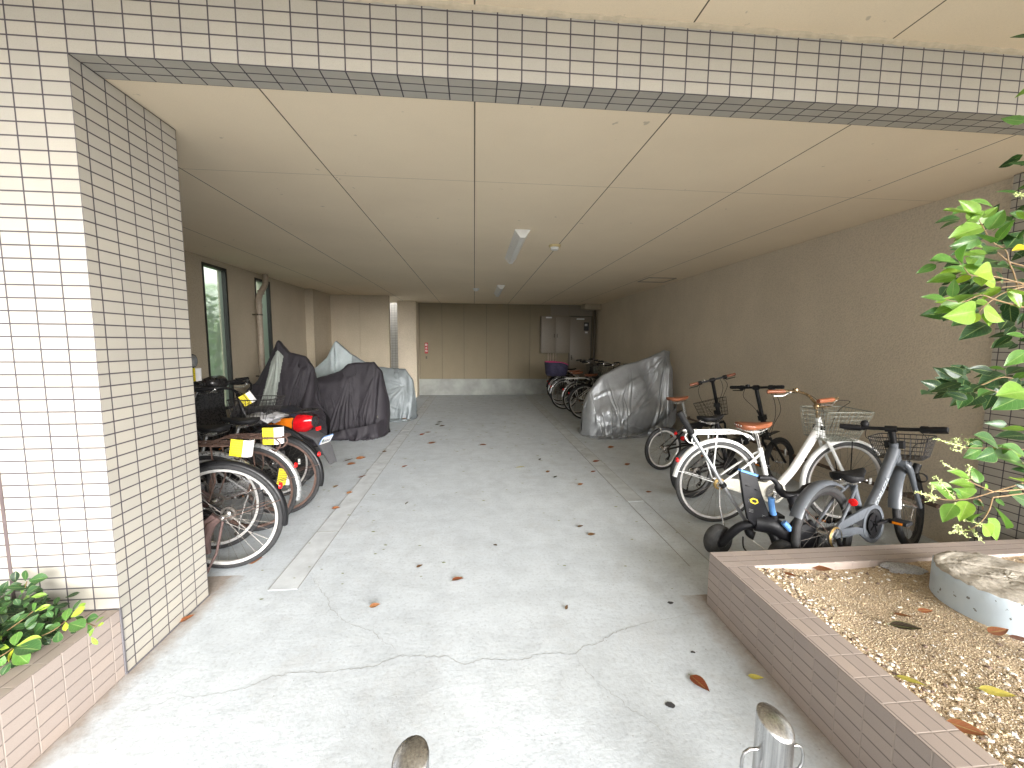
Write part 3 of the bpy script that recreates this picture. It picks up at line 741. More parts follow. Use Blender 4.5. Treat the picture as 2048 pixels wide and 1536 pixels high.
def smooth_path(pts, k=6):
    P = [Vector(p) for p in pts]; out = []
    for i in range(len(P)-1):
        p0, p1, p2, p3 = P[max(0,i-1)], P[i], P[i+1], P[min(len(P)-1,i+2)]
        for j in range(k):
            t = j/k; out.append(.5*((2*p1)+(p2-p0)*t+(2*p0-5*p1+4*p2-p3)*t*t+(3*p1-p0-3*p2+p3)*t**3))
    out.append(P[-1]); return out
def place(o, x, y, deg, lean=0):
    o.location = (x, y, 0); o.rotation_mode = 'XYZ'
    o.rotation_euler = Matrix((Matrix.Rotation(math.radians(deg), 3, 'Z') @ Matrix.Rotation(lean, 3, 'X'))).to_euler()

def city_bike(label, group, R=.335, wb=1.05, frame=M_PWHITE, fend=M_PWHITE, tyre=M_TYREW, rim=M_RIM, sad=M_LEATH, gripm=M_LEATH,
              bars=M_BRONZE, rack=True, rackm=None, bask=M_WIREG, steer=0, rivets=True, stand='side', refl=True, saddle_z=.80, fr0=40, dress=None, name='city_bicycle', rfa=(192,28)):
    t = thing(name, label, 'bicycle', group=group); I = Matrix.Identity(4)
    HB, HT = (wb-.205,0,.70), (wb-.26,0,.865); BB = (.435,0,.275); ST = (.338,0,.615); X = steer_matrix(HB, HT, steer)
    rw = wheel(t, (0,0,R), R, .019, tyre, rim, name='wheel', disc=-.042)
    wheel(t, (wb,0,R), R, .019, tyre, rim, X)
    f = MB()
    f.tube(smooth_path([(wb-.24,0,.79),(wb-.33,0,.62),(wb-.43,0,.44),(wb-.50,0,.35),(.50,0,.292),(.435,0,.275)], 6), .031, 14)
    f.tube([HB, HT], .021, 14); f.tube([BB, ST], .0185, 12); f.tube([(BB[0],-.036,BB[2]),(BB[0],.036,BB[2])], .022, 12)
    for s in (-1, 1):
        f.tube(smooth_path([(.40,s*.028,.275),(.2,s*.045,.29),(0,s*.055,R)], 4), .0105, 8)
        f.tube(smooth_path([(.345,s*.016,.585),(.27,s*.04,.53),(.12,s*.052,.42),(0,s*.055,R)], 4), .0085, 8)
    f.build('frame', frame, t, angle=60)
    fk = MB()
    for s in (-1, 1): fk.tube(smooth_path([(wb-.203,s*.012,.695),(wb-.185,s*.05,.655),(wb-.10,s*.055,.50),(wb-.03,s*.055,.385),(wb,s*.055,R)], 4), [.013]*8+[.0125,.012,.0115,.011,.0105,.010,.0095,.009,.009], 8)
    fk.tube([(wb-.203,-.05,.69),(wb-.203,.05,.69)], .014, 8); fk.xf(X).build('fork', frame, t)
    MB().tube([ST, (ST[0]-.042,0,saddle_z-.045)], .0135, 12).build('seat_post', M_CHROME, t)
    saddle(t, (.268,0,saddle_z), sad, rivets=rivets, L=.275, W=.17)
    fender(t, (0,0,R), R+.016, rfa[1], rfa[0], .026, fend, stays=(163,))
    fender(t, (wb,0,R), R+.016, fr0, 208, .026, fend, X, stays=(185,))
    # swept bars
    sx = wb-.285
    hb = MB(); hb.tube([(HT[0],0,HT[2]),(sx,0,.95)], .0125, 10)
    P = [(sx+.01,0,.955),(sx+.045,.05,.962),(sx+.055,.10,.985),(sx+.045,.145,1.022),(sx+.005,.20,1.045),(sx-.06,.25,1.045),(sx-.20,.285,1.035)]
    bar_ = smooth_path([(x,-y,z) for x,y,z in reversed(P[1:])]+P, 4); hb.tube(bar_, .0115, 10)
    hb.ball((sx+.008,0,.956), .022, 8); hbo = hb.xf(X).build('handlebar', bars, t)
    for s in (-1, 1):
        grip(hbo, (sx-.075,s*.254,1.044), (sx-.21,s*.287,1.034), gripm, X)
        lever(hbo, (sx-.045,s*.238,1.036), (sx-.17,s*.262,1.0), (sx-.08,s*.26,1.005), X, M_CHROME)
        cable(hbo, [(sx-.03,s*.23,1.035),(sx+.10,s*.20,1.02),(sx+.12,s*.08,.93),(HB[0]+.03,s*.02,.76)], X, M_RUB)
    MB().lathe([(.001,.0),(.024,.0),(.022,.014),(.001,.022)], 16, (sx-.02,.205,1.058), axis='z').xf(X).build('bell', bars, hbo)
    if rack:
        rm = rackm or frame; zr = 2*R+.075; k = MB()
        for s in (-1, 1):
            k.tube(smooth_path([(.26,s*.035,zr-.055),(.16,s*.06,zr),(-.10,s*.068,zr),(-.24,s*.066,zr),(-.275,s*.04,zr)], 4), .0065, 8)
            k.tube([(-.05,s*.066,zr),(-.06,s*.06,.5),(0,s*.058,R)], .0055, 8)
            k.tube(smooth_path([(-.21,s*.066,zr),(-.245,s*.058,zr-.05),(-.21,s*.05,zr-.10),(-.17,s*.03,2*R-.02)], 3), .0055, 6)
        k.tube([(-.275,-.04,zr),(-.275,.04,zr)], .0065, 8)
        for x in (-.16,-.04,.09): k.tube([(x,-.066,zr),(x,.066,zr)], .005, 6)
        for y in (-.022,.022): k.tube([(-.26,y,zr+.001),(.16,y,zr+.001)], .0045, 6)
        k.build('rack', rm, t)
    if bask:
        basket(t, wb-.28, wb-.02, wb-.30, wb+.06, .70, .93, .115, .158, bask, X, r=.0021, rim=.0045, nx=9, ny=9, nz=7)
        MB().box((wb-.255,-.05,.77),(wb-.235,.05,.80)).tube([(HT[0],0,.84),(wb-.24,0,.84)], .012, 8).tube([(wb-.05,.1,.702),(wb,.058,R)], .004, 6).tube([(wb-.05,-.1,.702),(wb,-.058,R)], .004, 6).xf(X).build('basket_bracket', M_RUB, t)
    g = MB().lathe([(.001,-.046),(.088,-.046),(.098,-.050),(.098,-.058),(.088,-.062),(.001,-.062)], 40, BB); g.prism([(.40,.345),(.06,.385),(.03,.36),(.03,.315),(.06,.30),(.40,.20)], -.060, -.048)
    g.build('chain_case', M_GUARD if frame is M_PWHITE else frame, t, bevel=0)
    crankset(t, BB, math.radians(-100), M_CHROME, r=.07, y0=.066)
    if stand == 'side': MB().tube([(.0,.055,R-.02),(-.02,.09,.17),(-.015,.135,.02),(.03,.15,.006)], .0065, 8).build('kickstand', M_CHROME, t)
    elif stand == 'near': MB().tube([(.0,-.055,R-.02),(-.01,-.09,.17),(.0,-.16,.02),(-.035,-.175,.006)], .0065, 8).build('kickstand', M_CHROME, t)
    elif stand == 'rust':
        MB().tube([(0,.06,R+.02),(.04,.075,R-.01),(.075,.085,R-.10),(.055,.10,.16)], [.02,.028,.03,.014], 8).tube([(-.02,.062,R),(.0,.12,.17),(.055,.235,.006)], .0075, 8).bar((.015,.06,R+.03),(.09,.08,R-.03),.03,.06).build('kickstand', M_RUSTD, t)
    elif stand == 'centre':
        MB().tube([(.0,.058,R-.02),(.05,.075,.15),(.07,.10,.012)], .007, 8).tube([(.0,-.058,R-.02),(.05,-.075,.15),(.07,-.10,.012)], .007, 8).tube([(.07,.10,.012),(.11,.06,.01),(.11,-.06,.01),(.07,-.10,.012)], .007, 8).build('kickstand', M_CHROME, t)
    if refl:
        a = math.radians(150); rx, rz = (R+.03)*math.cos(a), R+(R+.03)*math.sin(a)
        MB().lathe([(.001,-.022),(.018,-.018),(.020,-.006),(.001,.0)], 16, (rx+.0,0,rz), axis='x').build('reflector', M_RED2, t)
    MB().box((wb-.012+.22,-.003,R-.02),(wb+.008+.22,.003,R+.03)).xf(X).build('wheel_reflector', M_WREFL, t)
    return t

def folding_bike(label, group, steer, saddle_z, sad, gripm, rim, bask, word=None, bask_tilt=0, name='folding_bicycle', rear_rack=None, fat=.023, wb=1.03, lamp=True):
    t = thing(name, label, 'bicycle', group=group); R = .25
    HB, HT = (wb-.20,0,.505), (wb-.245,0,.66); BB = (.405,0,.275); X = steer_matrix(HB, HT, steer)
    wheel(t, (0,0,R), R, fat, M_TYRE, rim, nsp=24, disc=-.045)
    wheel(t, (wb,0,R), R, fat, M_TYRE, rim, X, nsp=24)
    f = MB(); f.tube([HB, HT], .023, 14); f.tube([BB, (.318,0,.56)], .021, 12)
    f.bar((.34,0,.475),(.60,0,.515),.042,.062); f.bar((.60,0,.515),(wb-.225,0,.575),.042,.062)
    f.bar((.585,0,.505),(.625,0,.52),.062,.09); f.bar((.40,0,.29),(.55,0,.50),.03,.04)
    f.tube([(BB[0],-.036,BB[2]),(BB[0],.036,BB[2])], .024, 12)
    for s in (-1, 1):
        f.tube(smooth_path([(.39,s*.03,.275),(.2,s*.05,.27),(0,s*.058,R)], 4), .011, 8)
        f.tube([(.335,s*.02,.50),(0,s*.058,R)], .0095, 8)
    f.build('frame', M_PBLACK, t, angle=45)
    if word:
        w = text_mesh(word, .075, 'frame_lettering', M_WHITEPL, t); w.rotation_euler = (math.pi/2,-.29+math.radians(-2),0); w.location = (.70,-.0225,.545)
    fk = MB()
    for s in (-1, 1): fk.tube(smooth_path([(wb-.20,s*.02,.51),(wb-.185,s*.052,.475),(wb-.09,s*.058,.36),(wb,s*.058,R)], 4), .0125, 8)
    fk.tube([(wb-.2,-.045,.505),(wb-.2,.045,.505)], .016, 8).xf(X).build('fork', M_PBLACK, t)
    sp = MB().tube([(.33,0,.52),(.33-(saddle_z-.52)*.24,0,saddle_z-.04)], .0165, 12).build('seat_post', M_CHROME if sad is M_LEATH else M_PBLACK, t)
    saddle(t, (.27-(saddle_z-.52)*.30,0,saddle_z), sad, L=.27, W=.16, rivets=False)
    d = (Vector(HT)-Vector(HB)).normalized(); top = Vector(HT)+d*.375
    st = MB().tube([HT, Vector(HT)+d*.05], .025, 12).tube([Vector(HT)+d*.05, top], .0185, 12).bar(Vector(HT)+d*.035, Vector(HT)+d*.085, .06, .055, (0,1,0)).bar(Vector(HT)+d*.08+Vector((-.03,0,0)), Vector(HT)+d*.14+Vector((-.06,0,0)), .02, .008, (0,1,0))
    st.xf(X).build('stem', M_PBLACK, t)
    hb = MB().tube([top+Vector((0,-.25,.004)), top+Vector((0,-.08,0)), top, top+Vector((0,.08,0)), top+Vector((0,.25,.004))], .012, 10).lathe([(.02,-.03),(.026,-.02),(.026,.02),(.02,.03)], 14, top).xf(X).build('handlebar', M_PBLACK, t)
    for s in (-1, 1):
        grip(hb, top+Vector((-.002,s*.16,.003)), top+Vector((-.008,s*.265,.004)), gripm, X)
        lever(hb, top+Vector((.012,s*.14,-.008)), top+Vector((.035,s*.27,-.03)), top+Vector((.045,s*.17,-.03)), X, M_PBLACK)
        MB().lathe([(.02,-.022),(.024,-.012),(.024,.012),(.02,.022)], 14, top+Vector((0,s*.145,0))).xf(X).build('shifter', M_RUB, hb)
        cable(hb, [top+Vector((.03,s*.13,-.01)), top+Vector((.06,s*.17,-.10)), Vector(HT)+Vector((.08,s*.12,.12)), Vector(HT)+Vector((.06,s*.06,-.02)), Vector(HB)+Vector((.0,s*.03,-.02))], X)
    cable(hb, [top+Vector((.03,-.10,-.01)), top+Vector((.09,-.12,-.13)), Vector(HT)+Vector((.09,-.06,.05)), Vector(HB)+Vector((-.03,-.02,.03))], X)
    MB().lathe([(.001,0),(.022,0),(.020,.016),(.001,.022)], 14, top+Vector((0,.085,.012)), axis='z').xf(X).build('bell', M_CHROME if sad is M_LEATH else M_PBLACK, hb)
    if bask:
        basket(t, wb-.17, wb+.06, wb-.185, wb+.10, .575, .785, .13, .16, bask, X, nz=5, nx=5, ny=8, r=.0017)
        MB().bar((wb-.24,0,.63),(wb-.16,0,.63),.05,.05).xf(X).build('basket_bracket', M_RUB, t)
    elif lamp: MB().bar((wb-.19,0,.535),(wb-.02,0,.565),.05,.006).tube([(wb-.175,0,.53),(wb-.165,0,.56)],.02,10).xf(X).build('lamp_bracket', M_PBLACK, t)
    crankset(t, BB, math.radians(-30), M_PBLACK, r=.09, L=.15, y0=.045)
    MB().tube([(.06,.06,R-.03),(.04,.10,.12),(.05,.14,.006)], .007, 8).build('kickstand', M_CHROME if sad is M_LEATH else M_PBLACK, t)
    fender_on = sad is M_LEATH
    if fender_on:
        MB().tube([(-.0,-.062,R),(-.10,-.062,R+.255)], .0045, 6).tube([(-.10,-.062,R+.255),(-.10,.02,R+.26)], .0045, 6).build('rack_stay', M_CHROME, t)
        MB().lathe([(.001,-.02),(.02,-.016),(.02,.0)], 14, (.15,-.03,.42), axis='x').build('reflector', M_RED2, t)
        MB().lathe([(.001,-.02),(.026,-.016),(.026,.0)], 14, (.24,-.045,.36), axis='x').build('reflector', M_RED2, t)
    else:
        MB().lathe([(.001,-.02),(.022,-.016),(.022,.0)], 14, (.27,0,.53), axis='x').build('reflector', M_RED2, t)
    MB().tube([(.02,-.06,R-.01),(.035,-.066,R-.07),(.01,-.066,R-.12)], .012, 6).lathe([(.022,-.07),(.026,-.062)], 14, (.012,0,R-.115)).build('derailleur', M_RUB, t)
    MB().box((wb+.10,-.004,R+.05),(wb+.115,.004,R+.12)).xf(X).build('wheel_reflector', M_WREFL, t)
    MB().box((.12,-.004,R+.05),(.15,.004,R+.085)).build('wheel_reflector', M_WREFL, t)
    return t

def kids_bike(label):
    t = thing('child_bicycle', label, 'bicycle'); R = .295; wb = 1.055; G = M_PGREY
    HB, HT = (wb-.19,0,.635), (wb-.235,0,.775); BB = (.425,0,.30); X = steer_matrix(HB, HT, math.radians(9))
    wheel(t, (0,0,R), R, .024, M_TYRE, M_RIMB, nsp=24, disc=-.046)
    wheel(t, (wb,0,R), R, .024, M_TYRE, M_RIMB, X, nsp=24)
    f = MB(); f.tube([HB, HT], .026, 14)
    f.tube([(wb-.222,0,.725),(.62,0,.47),(.44,0,.315)], [.034,.030,.028], 16)
    f.tube([BB, (.315,0,.575)], .0195, 12); f.tube([(BB[0],-.04,BB[2]),(BB[0],.04,BB[2])], .026, 12)
    for s in (-1, 1):
        f.tube(smooth_path([(.41,s*.032,.29),(.2,s*.052,.275),(0,s*.06,R)], 4), .0125, 8)
        f.tube([(.325,s*.018,.55),(.20,s*.045,.47),(0,s*.06,R)], .0095, 8)
    f.build('frame', G, t, angle=60)
    w = text_mesh('CORLEZZA', .044, 'frame_lettering', simple('pale_lettering', (.42,.45,.48), .4), t)
    d = Vector((.44-(wb-.222),0,.315-.725)); an = math.atan2(.725-.315, wb-.222-.44)
    w.rotation_euler = (math.pi/2, -an, 0); w.location = (.60,-.0325,.475)
    fk = MB()
    for s in (-1, 1): fk.tube(smooth_path([(wb-.19,s*.02,.635),(wb-.175,s*.056,.60),(wb-.09,s*.06,.44),(wb,s*.06,R)], 4), [.020]*5+[.019,.018,.017,.016,.015,.014,.013,.012], 10)
    fk.tube([(wb-.19,-.05,.63),(wb-.19,.05,.63)], .022, 10).xf(X).build('fork', G, t)
    MB().tube([(.318,0,.57),(.303,0,.605)], .015, 10).lathe([(.022,-.012),(.024,0),(.022,.012)], 12, (.317,0,.572), axis='z').build('seat_post', M_PBLACK, t)
    s = saddle(t, (.305,0,.617), M_RUB, L=.26, W=.165, drop=.075)
    m = MB()
    for x in (-.05,.03): m.ball((.305+x,-.066,.592), .008, 6)
    m.build('stud', M_CHROME, s)
    fender(t, (0,0,R), R+.022, 55, 152, .036, G, stays=(140,))
    fender(t, (wb,0,R), R+.022, 88, 172, .036, G, X, stays=(160,))
    top = Vector((wb-.262,0,.872))
    st = MB().tube([HT, top], .021, 12).tube([top+Vector((-.004,-.03,0)), top+Vector((-.004,.03,0))], .022, 10).xf(X).build('stem', M_PBLACK, t)
    hb = MB().tube([top+Vector((-.03,-.26,.01)), top+Vector((0,-.1,0)), top+Vector((0,.1,0)), top+Vector((-.03,.26,.01))], .0125, 10).xf(X).build('handlebar', M_PBLACK, t)
    for s in (-1, 1):
        grip(hb, top+Vector((-.016,s*.16,.005)), top+Vector((-.032,s*.278,.011)), M_RUB, X, .018)
        lever(hb, top+Vector((.004,s*.15,-.004)), top+Vector((.02,s*.27,-.016)), top+Vector((.03,s*.18,-.02)), X, M_PBLACK)
        cable(hb, [top+Vector((.02,s*.14,-.01)), top+Vector((.08,s*.16,-.08)), Vector(HT)+Vector((.10,s*.08,-.03)), Vector(HB)+Vector((.03,s*.05,-.03))], X)
    MB().lathe([(.018,-.02),(.024,-.012),(.024,.018),(.018,.024)], 14, top+Vector((-.008,-.17,.003))).xf(X).build('shifter', M_RUB, hb)
    MB().ball(top+Vector((-.004,.14,.03)), .026, 8).xf(X).build('bell', M_RUB, hb)
    basket(t, wb-.17, wb+.04, wb-.19, wb+.08, .655, .80, .12, .155, M_WIREB, X, nz=5, nx=6, ny=9, r=.0019, rim=.004)
    MB().bar((wb-.235,0,.76),(wb-.185,0,.76),.10,.05).xf(X).build('basket_bracket', M_RUB, t)
    MB().tube([(wb-.12,-.07,.56),(wb-.10,-.085,.62)], .022, 10).lathe([(.030,-.02),(.034,.0),(.028,.03)], 18, (wb-.07,-.09,.52), axis='x').xf(X).build('dynamo_lamp', M_RUB, t)
    # chain guard: ring round the chainwheel joined to a tapering arm with a window
    g = MB().lathe([(.098,-.048),(.122,-.048),(.122,-.064),(.098,-.064)], 44, BB, closed_prof=True)
    top_ = [(.43,.422),(.30,.41),(.06,.372),(.02,.345),(.06,.325),(.30,.352),(.345,.365)]
    g.prism(top_, -.063, -.049); g.prism([(.06,.33),(.02,.345),(.03,.305),(.12,.285),(.27,.26),(.355,.20),(.38,.21),(.335,.285),(.22,.315),(.12,.325)], -.062, -.050)
    g.build('chain_guard', G, t, angle=50)
    MB().prism([(.30,.352),(.22,.338),(.335,.285),(.34,.36)], -.058, -.052).build('guard_mesh', M_RUB, t, smooth=False)
    MB().lathe([(.001,-.052),(.097,-.052),(.097,-.056),(.001,-.056)], 40, BB).build('chain_disc', M_RUB, t)
    crankset(t, BB, math.radians(4), M_PBLACK, r=.07, L=.14, y0=.062)
    MB().ball((-.0,-.0,0), .001, 4).build('axle_nut', M_CHROME, t) if False else None
    MB().lathe([(.001,-.014),(.023,-.011),(.023,.0)], 16, (.195,-.065,.475), axis='x').build('reflector', M_RED2, t)
    MB().lathe([(.055,-.074),(.062,-.066)], 24, (0,0,R)).build('spoke_guard', M_BRASS, t)
    MB().tube([(.02,-.07,R-.01),(.04,-.075,R-.08),(.015,-.075,R-.13)], .013, 6).lathe([(.024,-.08),(.028,-.07)], 14, (.018,0,R-.125)).build('derailleur', M_RUB, t)
    MB().tube([(.03,.06,R-.05),(.07,.10,.13),(.16,.15,.006)], .008, 8).build('kickstand', M_RUB, t)
    return t

GR = 'bicycles parked along the right wall'; GL = 'bicycles parked in the left bay'; GB = 'bicycles parked at the back right'
b = folding_bike('black folding bicycle with tan saddle, tan grips, black wire basket and silver rims', GR, math.radians(66), .815, M_LEATH, M_LEATH, M_RIM, M_WIREB); place(b, 3.655, 2.60, 14, -.02)
b = folding_bike('black folding bicycle with black saddle and white lettering on its frame', GR, math.radians(10), .745, M_RUB, M_RUB, M_RIMB, None, word='HUMMER', fat=.027, wb=1.10); place(b, 3.55, 1.76, 12, -.06)
b = city_bike('white city bicycle with tan leather saddle, rear rack and grey wire basket', GR, rfa=(172,28), stand='near'); place(b, 3.445, 1.245, -4)
b = kids_bike('slate grey child bicycle with black basket and chain guard, nearest the planter'); b['group'] = GR; place(b, 3.63, .395, 19, -.085)
# left bay, noses to the left
b = city_bike('nearest old bicycle at the left column, black mudguard and rusty stand', GL, R=.345, frame=M_PBLACK, fend=M_PBLACK, tyre=M_TYRE, rim=M_RIM, sad=M_RUB, gripm=M_RUB, bars=M_CHROME, rack=False, bask=None, rivets=False, stand='rust', refl=True); place(b, -.055, .84, 184, -.04)
b = city_bike('old bicycle with rusty rack and silver mudguard, second from the left column', GL, frame=M_RUSTD, fend=M_PSILV, tyre=M_TYRE, rim=M_RIM, sad=M_RUB, gripm=M_RUB, bars=M_CHROME, rackm=M_RUST, bask=None, rivets=False, stand='centre', rfa=(165,28)); place(b, -.29, 1.10, 182)
b = city_bike('old bicycle with bright steel mudguard and rusty rack, third from the left column', GL, R=.33, frame=M_PSILV, fend=M_PSILV, tyre=M_TYRE, rim=M_RUST, sad=M_RUB, gripm=M_RUB, bars=M_CHROME, rackm=M_RUST, bask=None, rivets=False, stand='centre', rfa=(195,28)); place(b, -.165, 1.36, 180)
b = city_bike('old bicycle with black mudguard beside the scooter tail, fourth from the left column', GL, R=.33, frame=M_PBLACK, fend=M_PBLACK, tyre=M_TYRE, rim=M_RUST, sad=M_RUB, gripm=M_RUB, bars=M_PBLACK, rack=False, bask=None, rivets=False, stand=None, rfa=(195,28)); place(b, -.105, 1.66, 180)
b = city_bike('bicycle parked nose out with black mesh front basket among the left bicycles', GL, R=.33, frame=M_PBLACK, fend=M_PBLACK, tyre=M_TYRE, rim=M_RIM, sad=M_RUB, gripm=M_RUB, bars=M_PBLACK, rack=False, bask=M_WIREB, rivets=False, stand='centre', refl=False); place(b, -1.38, 2.06, 0)
# back right row, small in the picture
specs = [('dark bicycle against the far wall beyond the navy covered child seat', 3.62, 8.15, M_PBLACK, M_PBLACK, M_RUB, M_WIREB, 4),
         ('bicycle carrying the navy and pink covered child seat', 3.48, 6.95, M_PBLACK, M_PSILV, M_LEATH, M_WIREG, 8),
         ('white bicycle with tan saddle between the child seat bicycle and the silver cover', 3.62, 6.35, M_PWHITE, M_PSILV, M_LEATH, M_WIREB, 6),
         ('black bicycle with tan saddle between the far wall bicycle and the navy seat', 3.55, 7.5, M_PBLACK, M_PSILV, M_LEATH, M_WIREB, 5),
         ('black bicycle right beside the silver covered scooter', 3.60, 5.75, M_PBLACK, M_PBLACK, M_RUB, M_WIREB, 5)]
for lab, x, y, fr, fe, sa, ba, hd in specs:
    b = city_bike(lab, GB, R=.33, frame=fr, fend=fe, tyre=M_TYRE, rim=M_RIM, sad=sa, gripm=M_RUB, bars=M_SPOKE, bask=ba, rivets=sa is M_LEATH, steer=.25, rfa=(175,28)); place(b, x, y, hd)
cs = thing('child_seat_cover', 'navy child seat cover with pink piping on the rear rack of a bicycle', 'seat cover', (3.30,6.95,.74), math.radians(8))
nv = NT('navy_fabric'); nv.set(Base_Color=nv.ramp(nv.noise(9,5), [(.3,(.012,.011,.03)),(.7,(.03,.025,.06))]), Roughness=.8); nv.bump(nv.noise(7,4), .6, .05)
rings = []
for z, q in ((0,.82),(.04,.95),(.15,1.0),(.26,1.03),(.30,1.02)):
    rings.append([Vector((.24*q*math.copysign(abs(math.cos(a))**.6, math.cos(a))-.02, .17*q*math.copysign(abs(math.sin(a))**.7, math.sin(a)), z*(1-.25*max(0,math.cos(a))*(z/.3)))) for a in [2*math.pi*k/28 for k in range(28)]])
MB().loft(rings).build('fabric_body', nv.m, cs, angle=60)
MB().tube([p+Vector((0,0,.004)) for p in rings[-1]], .011, 8, closed=True).build('piping', simple('pink_piping', (.42,.03,.12), .6), cs)
# ---------------------------------------------------------------- vehicle covers: a small cloth simulation
def closest(P, a, b):
    ab = b-a; L = (ab*ab).sum(); t = np.clip(((P-a) @ ab)/max(L, 1e-9), 0, 1); return a+t[:, None]*ab, t
def drape(P, caps, steps=60, iters=9, slack=1.05, pins=None, seed=1, walls=()):
    nu, nv, _ = P.shape; rng = np.random.default_rng(seed)
    con = []
    for di, dj, w in ((1,0,1),(0,1,1),(1,1,.5),(1,-1,.5),(2,0,.10),(0,2,.10)):
        if dj >= 0: A = (slice(0, nu-di), slice(0, nv-dj)); B = (slice(di, nu), slice(dj, nv))
        else: A = (slice(0, nu-di), slice(-dj, nv)); B = (slice(di, nu), slice(0, nv+dj))
        con.append((A, B, np.linalg.norm(P[B]-P[A], axis=-1)*slack, w))
    X = P.copy()+rng.normal(0, .006, P.shape); V = np.zeros_like(X); dt = 1/50
    C = [(np.array(a, float), np.array(b, float), ra, rb) for a, b, ra, rb in caps]
    mid = slice(nv//2-1, nv//2+1); P0 = P.copy()
    for st in range(steps):
        prev = X.copy(); V[..., 2] -= 9.8*dt; X = X+V*dt; hit = np.zeros((nu, nv), bool)
        for it in range(iters):
            D = np.zeros_like(X); N = np.full((nu, nv, 1), 1e-6)
            for A, B, L0, w in con:
                d = X[B]-X[A]; L = np.linalg.norm(d, axis=-1)+1e-9; k = (L-L0)/L
                k = np.where(k < 0, k*.35, k) if w == 1 else k*.6
                c = d*(k*.5*w)[..., None]; D[A] += c; D[B] -= c; N[A] += w; N[B] += w
            X = X+D/N*1.9
            if it % 3 == 2:
                F = X.reshape(-1, 3)
                for a, b, ra, rb in C:
                    q, t = closest(F, a, b); d = F-q; L = np.linalg.norm(d, axis=1)+1e-9; r = ra+(rb-ra)*t
                    ins = L < r
                    if ins.any(): F[ins] = q[ins]+d[ins]*(r[ins]/L[ins])[:, None]; hit.reshape(-1)[ins] = True
                g = F[:, 2] < .006; F[g, 2] = .006; hit.reshape(-1)[g] = True
                X = F.reshape(nu, nv, 3)
            X[:, mid] = P0[:, mid]; X[:, 0] = P0[:, 0]; X[:, -1] = P0[:, -1]
        X[hit] = prev[hit]*.75+X[hit]*.25
        V = (X-prev)/dt*.96; V[hit] *= .35
        sp = np.linalg.norm(V, axis=-1, keepdims=True); V = np.where(sp > 3, V*3/np.maximum(sp, 1e-9), V)
    return X
def bag(prof, cx, cy, ang, nu=78, nv=76, pw=.55):
    # prof: (x, ridge z, half width, hem z near side, hem z far side, ridge offset y); rotated by ang, moved to cx, cy
    pr = np.array(prof, float); P = np.zeros((nu, nv, 3)); us = np.linspace(pr[0, 0], pr[-1, 0], nu)
    f = lambda k: np.interp(us, pr[:, 0], pr[:, k])
    rz, hw, h0, h1, ro = f(1), f(2), f(3), f(4), f(5)
    for j in range(nv):
        v = -1+2*j/(nv-1); a = abs(v); hem = h0 if v < 0 else h1
        y = np.sign(v)*hw*a**pw+ro*(1-a); z = hem+(rz-hem)*(1-a**1.9)
        c, s = math.cos(ang), math.sin(ang)
        P[:, j, 0] = cx+us*c-y*s; P[:, j, 1] = cy+us*s+y*c; P[:, j, 2] = z
    return P
def up2(X):
    def up(A):
        B = np.empty((A.shape[0]*2-1,)+A.shape[1:]); B[::2] = A
        Q = np.concatenate([A[:1]*2-A[1:2], A, A[-1:]*2-A[-2:-1]])
        B[1::2] = (-Q[:-3]+9*Q[1:-2]+9*Q[2:-1]-Q[3:])/16; return B
    return up(up(X).swapaxes(0, 1)).swapaxes(0, 1)
def folds(X, lines, seed, fine=.002):
    # creases of the fabric: ridges along lines (u0,v0,u1,v1,height,width), in metres across the surface
    X = up2(X); nu, nv, _ = X.shape; rng = np.random.default_rng(seed)
    gu = np.gradient(X, axis=0); gv = np.gradient(X, axis=1); N = np.cross(gu, gv); N /= np.linalg.norm(N, axis=-1, keepdims=True)+1e-9
    U, Vv = np.meshgrid(np.linspace(0, 1, nu), np.linspace(0, 1, nv), indexing='ij')
    lu = np.linalg.norm(gu, axis=-1).sum(0).mean(); lv = np.linalg.norm(gv, axis=-1).sum(1).mean(); H = np.zeros((nu, nv))
    for u0, v0, u1, v1, h, w in lines:
        ax, ay, bx, by = u0*lu, v0*lv, u1*lu, v1*lv; dx, dy = bx-ax, by-ay; L = math.hypot(dx, dy)+1e-9
        px, py = U*lu-ax, Vv*lv-ay; t = (px*dx+py*dy)/L/L; c = (px*dy-py*dx)/L
        c = c+.014*np.sin(5*t+u0*40)*L*.5
        ww = w*(.45+1.1*np.clip(t, 0, 1)); a = np.clip(1-np.abs(c)/ww, 0, 1)
        env = np.clip(t/.08, 0, 1)*np.clip((1-t)/.30, 0, 1)
        H += .62*h*env*(a*a*(3-2*a)-.35*np.exp(-((np.abs(c)-1.25*ww)/(.5*ww))**2))
    for _ in range(26):
        k = rng.normal(0, 1, 2)*rng.uniform(6, 30); H += fine*.35*np.sin(k[0]*U*lu+k[1]*Vv*lv+rng.uniform(0, 6))
    s = -1 if (N[nu//2, nv//2, 2] < 0) else 1
    return X+s*N*H[..., None]
def fan(rng, u, v, n, a0, a1, l0, l1, h, w):
    out = []
    for i in range(n):
        a = math.radians(a0+(a1-a0)*(i+rng.random())/n); L = rng.uniform(l0, l1)
        out.append((u, v, u+L*math.cos(a), v+L*math.sin(a), h*rng.uniform(.5, 1.2), w*rng.uniform(.7, 1.4)))
    return out
def cover_obj(name, X, mats, root, pick=None):
    nu, nv, _ = X.shape; m = MB(); o = Vector(root.location); fs = []
    for i in range(nu-1):
        for j in range(nv-1):
            if pick and pick(i/(nu-1), j/(nv-1)): m.mi[len(fs)] = 1
            fs.append((i*nv+j, (i+1)*nv+j, (i+1)*nv+j+1, i*nv+j+1))
    m.v = [Vector(p)-o for p in X.reshape(-1, 3)]; m.t = [0]*len(m.v); m.f = fs
    return m.build(name, mats, root, angle=180)
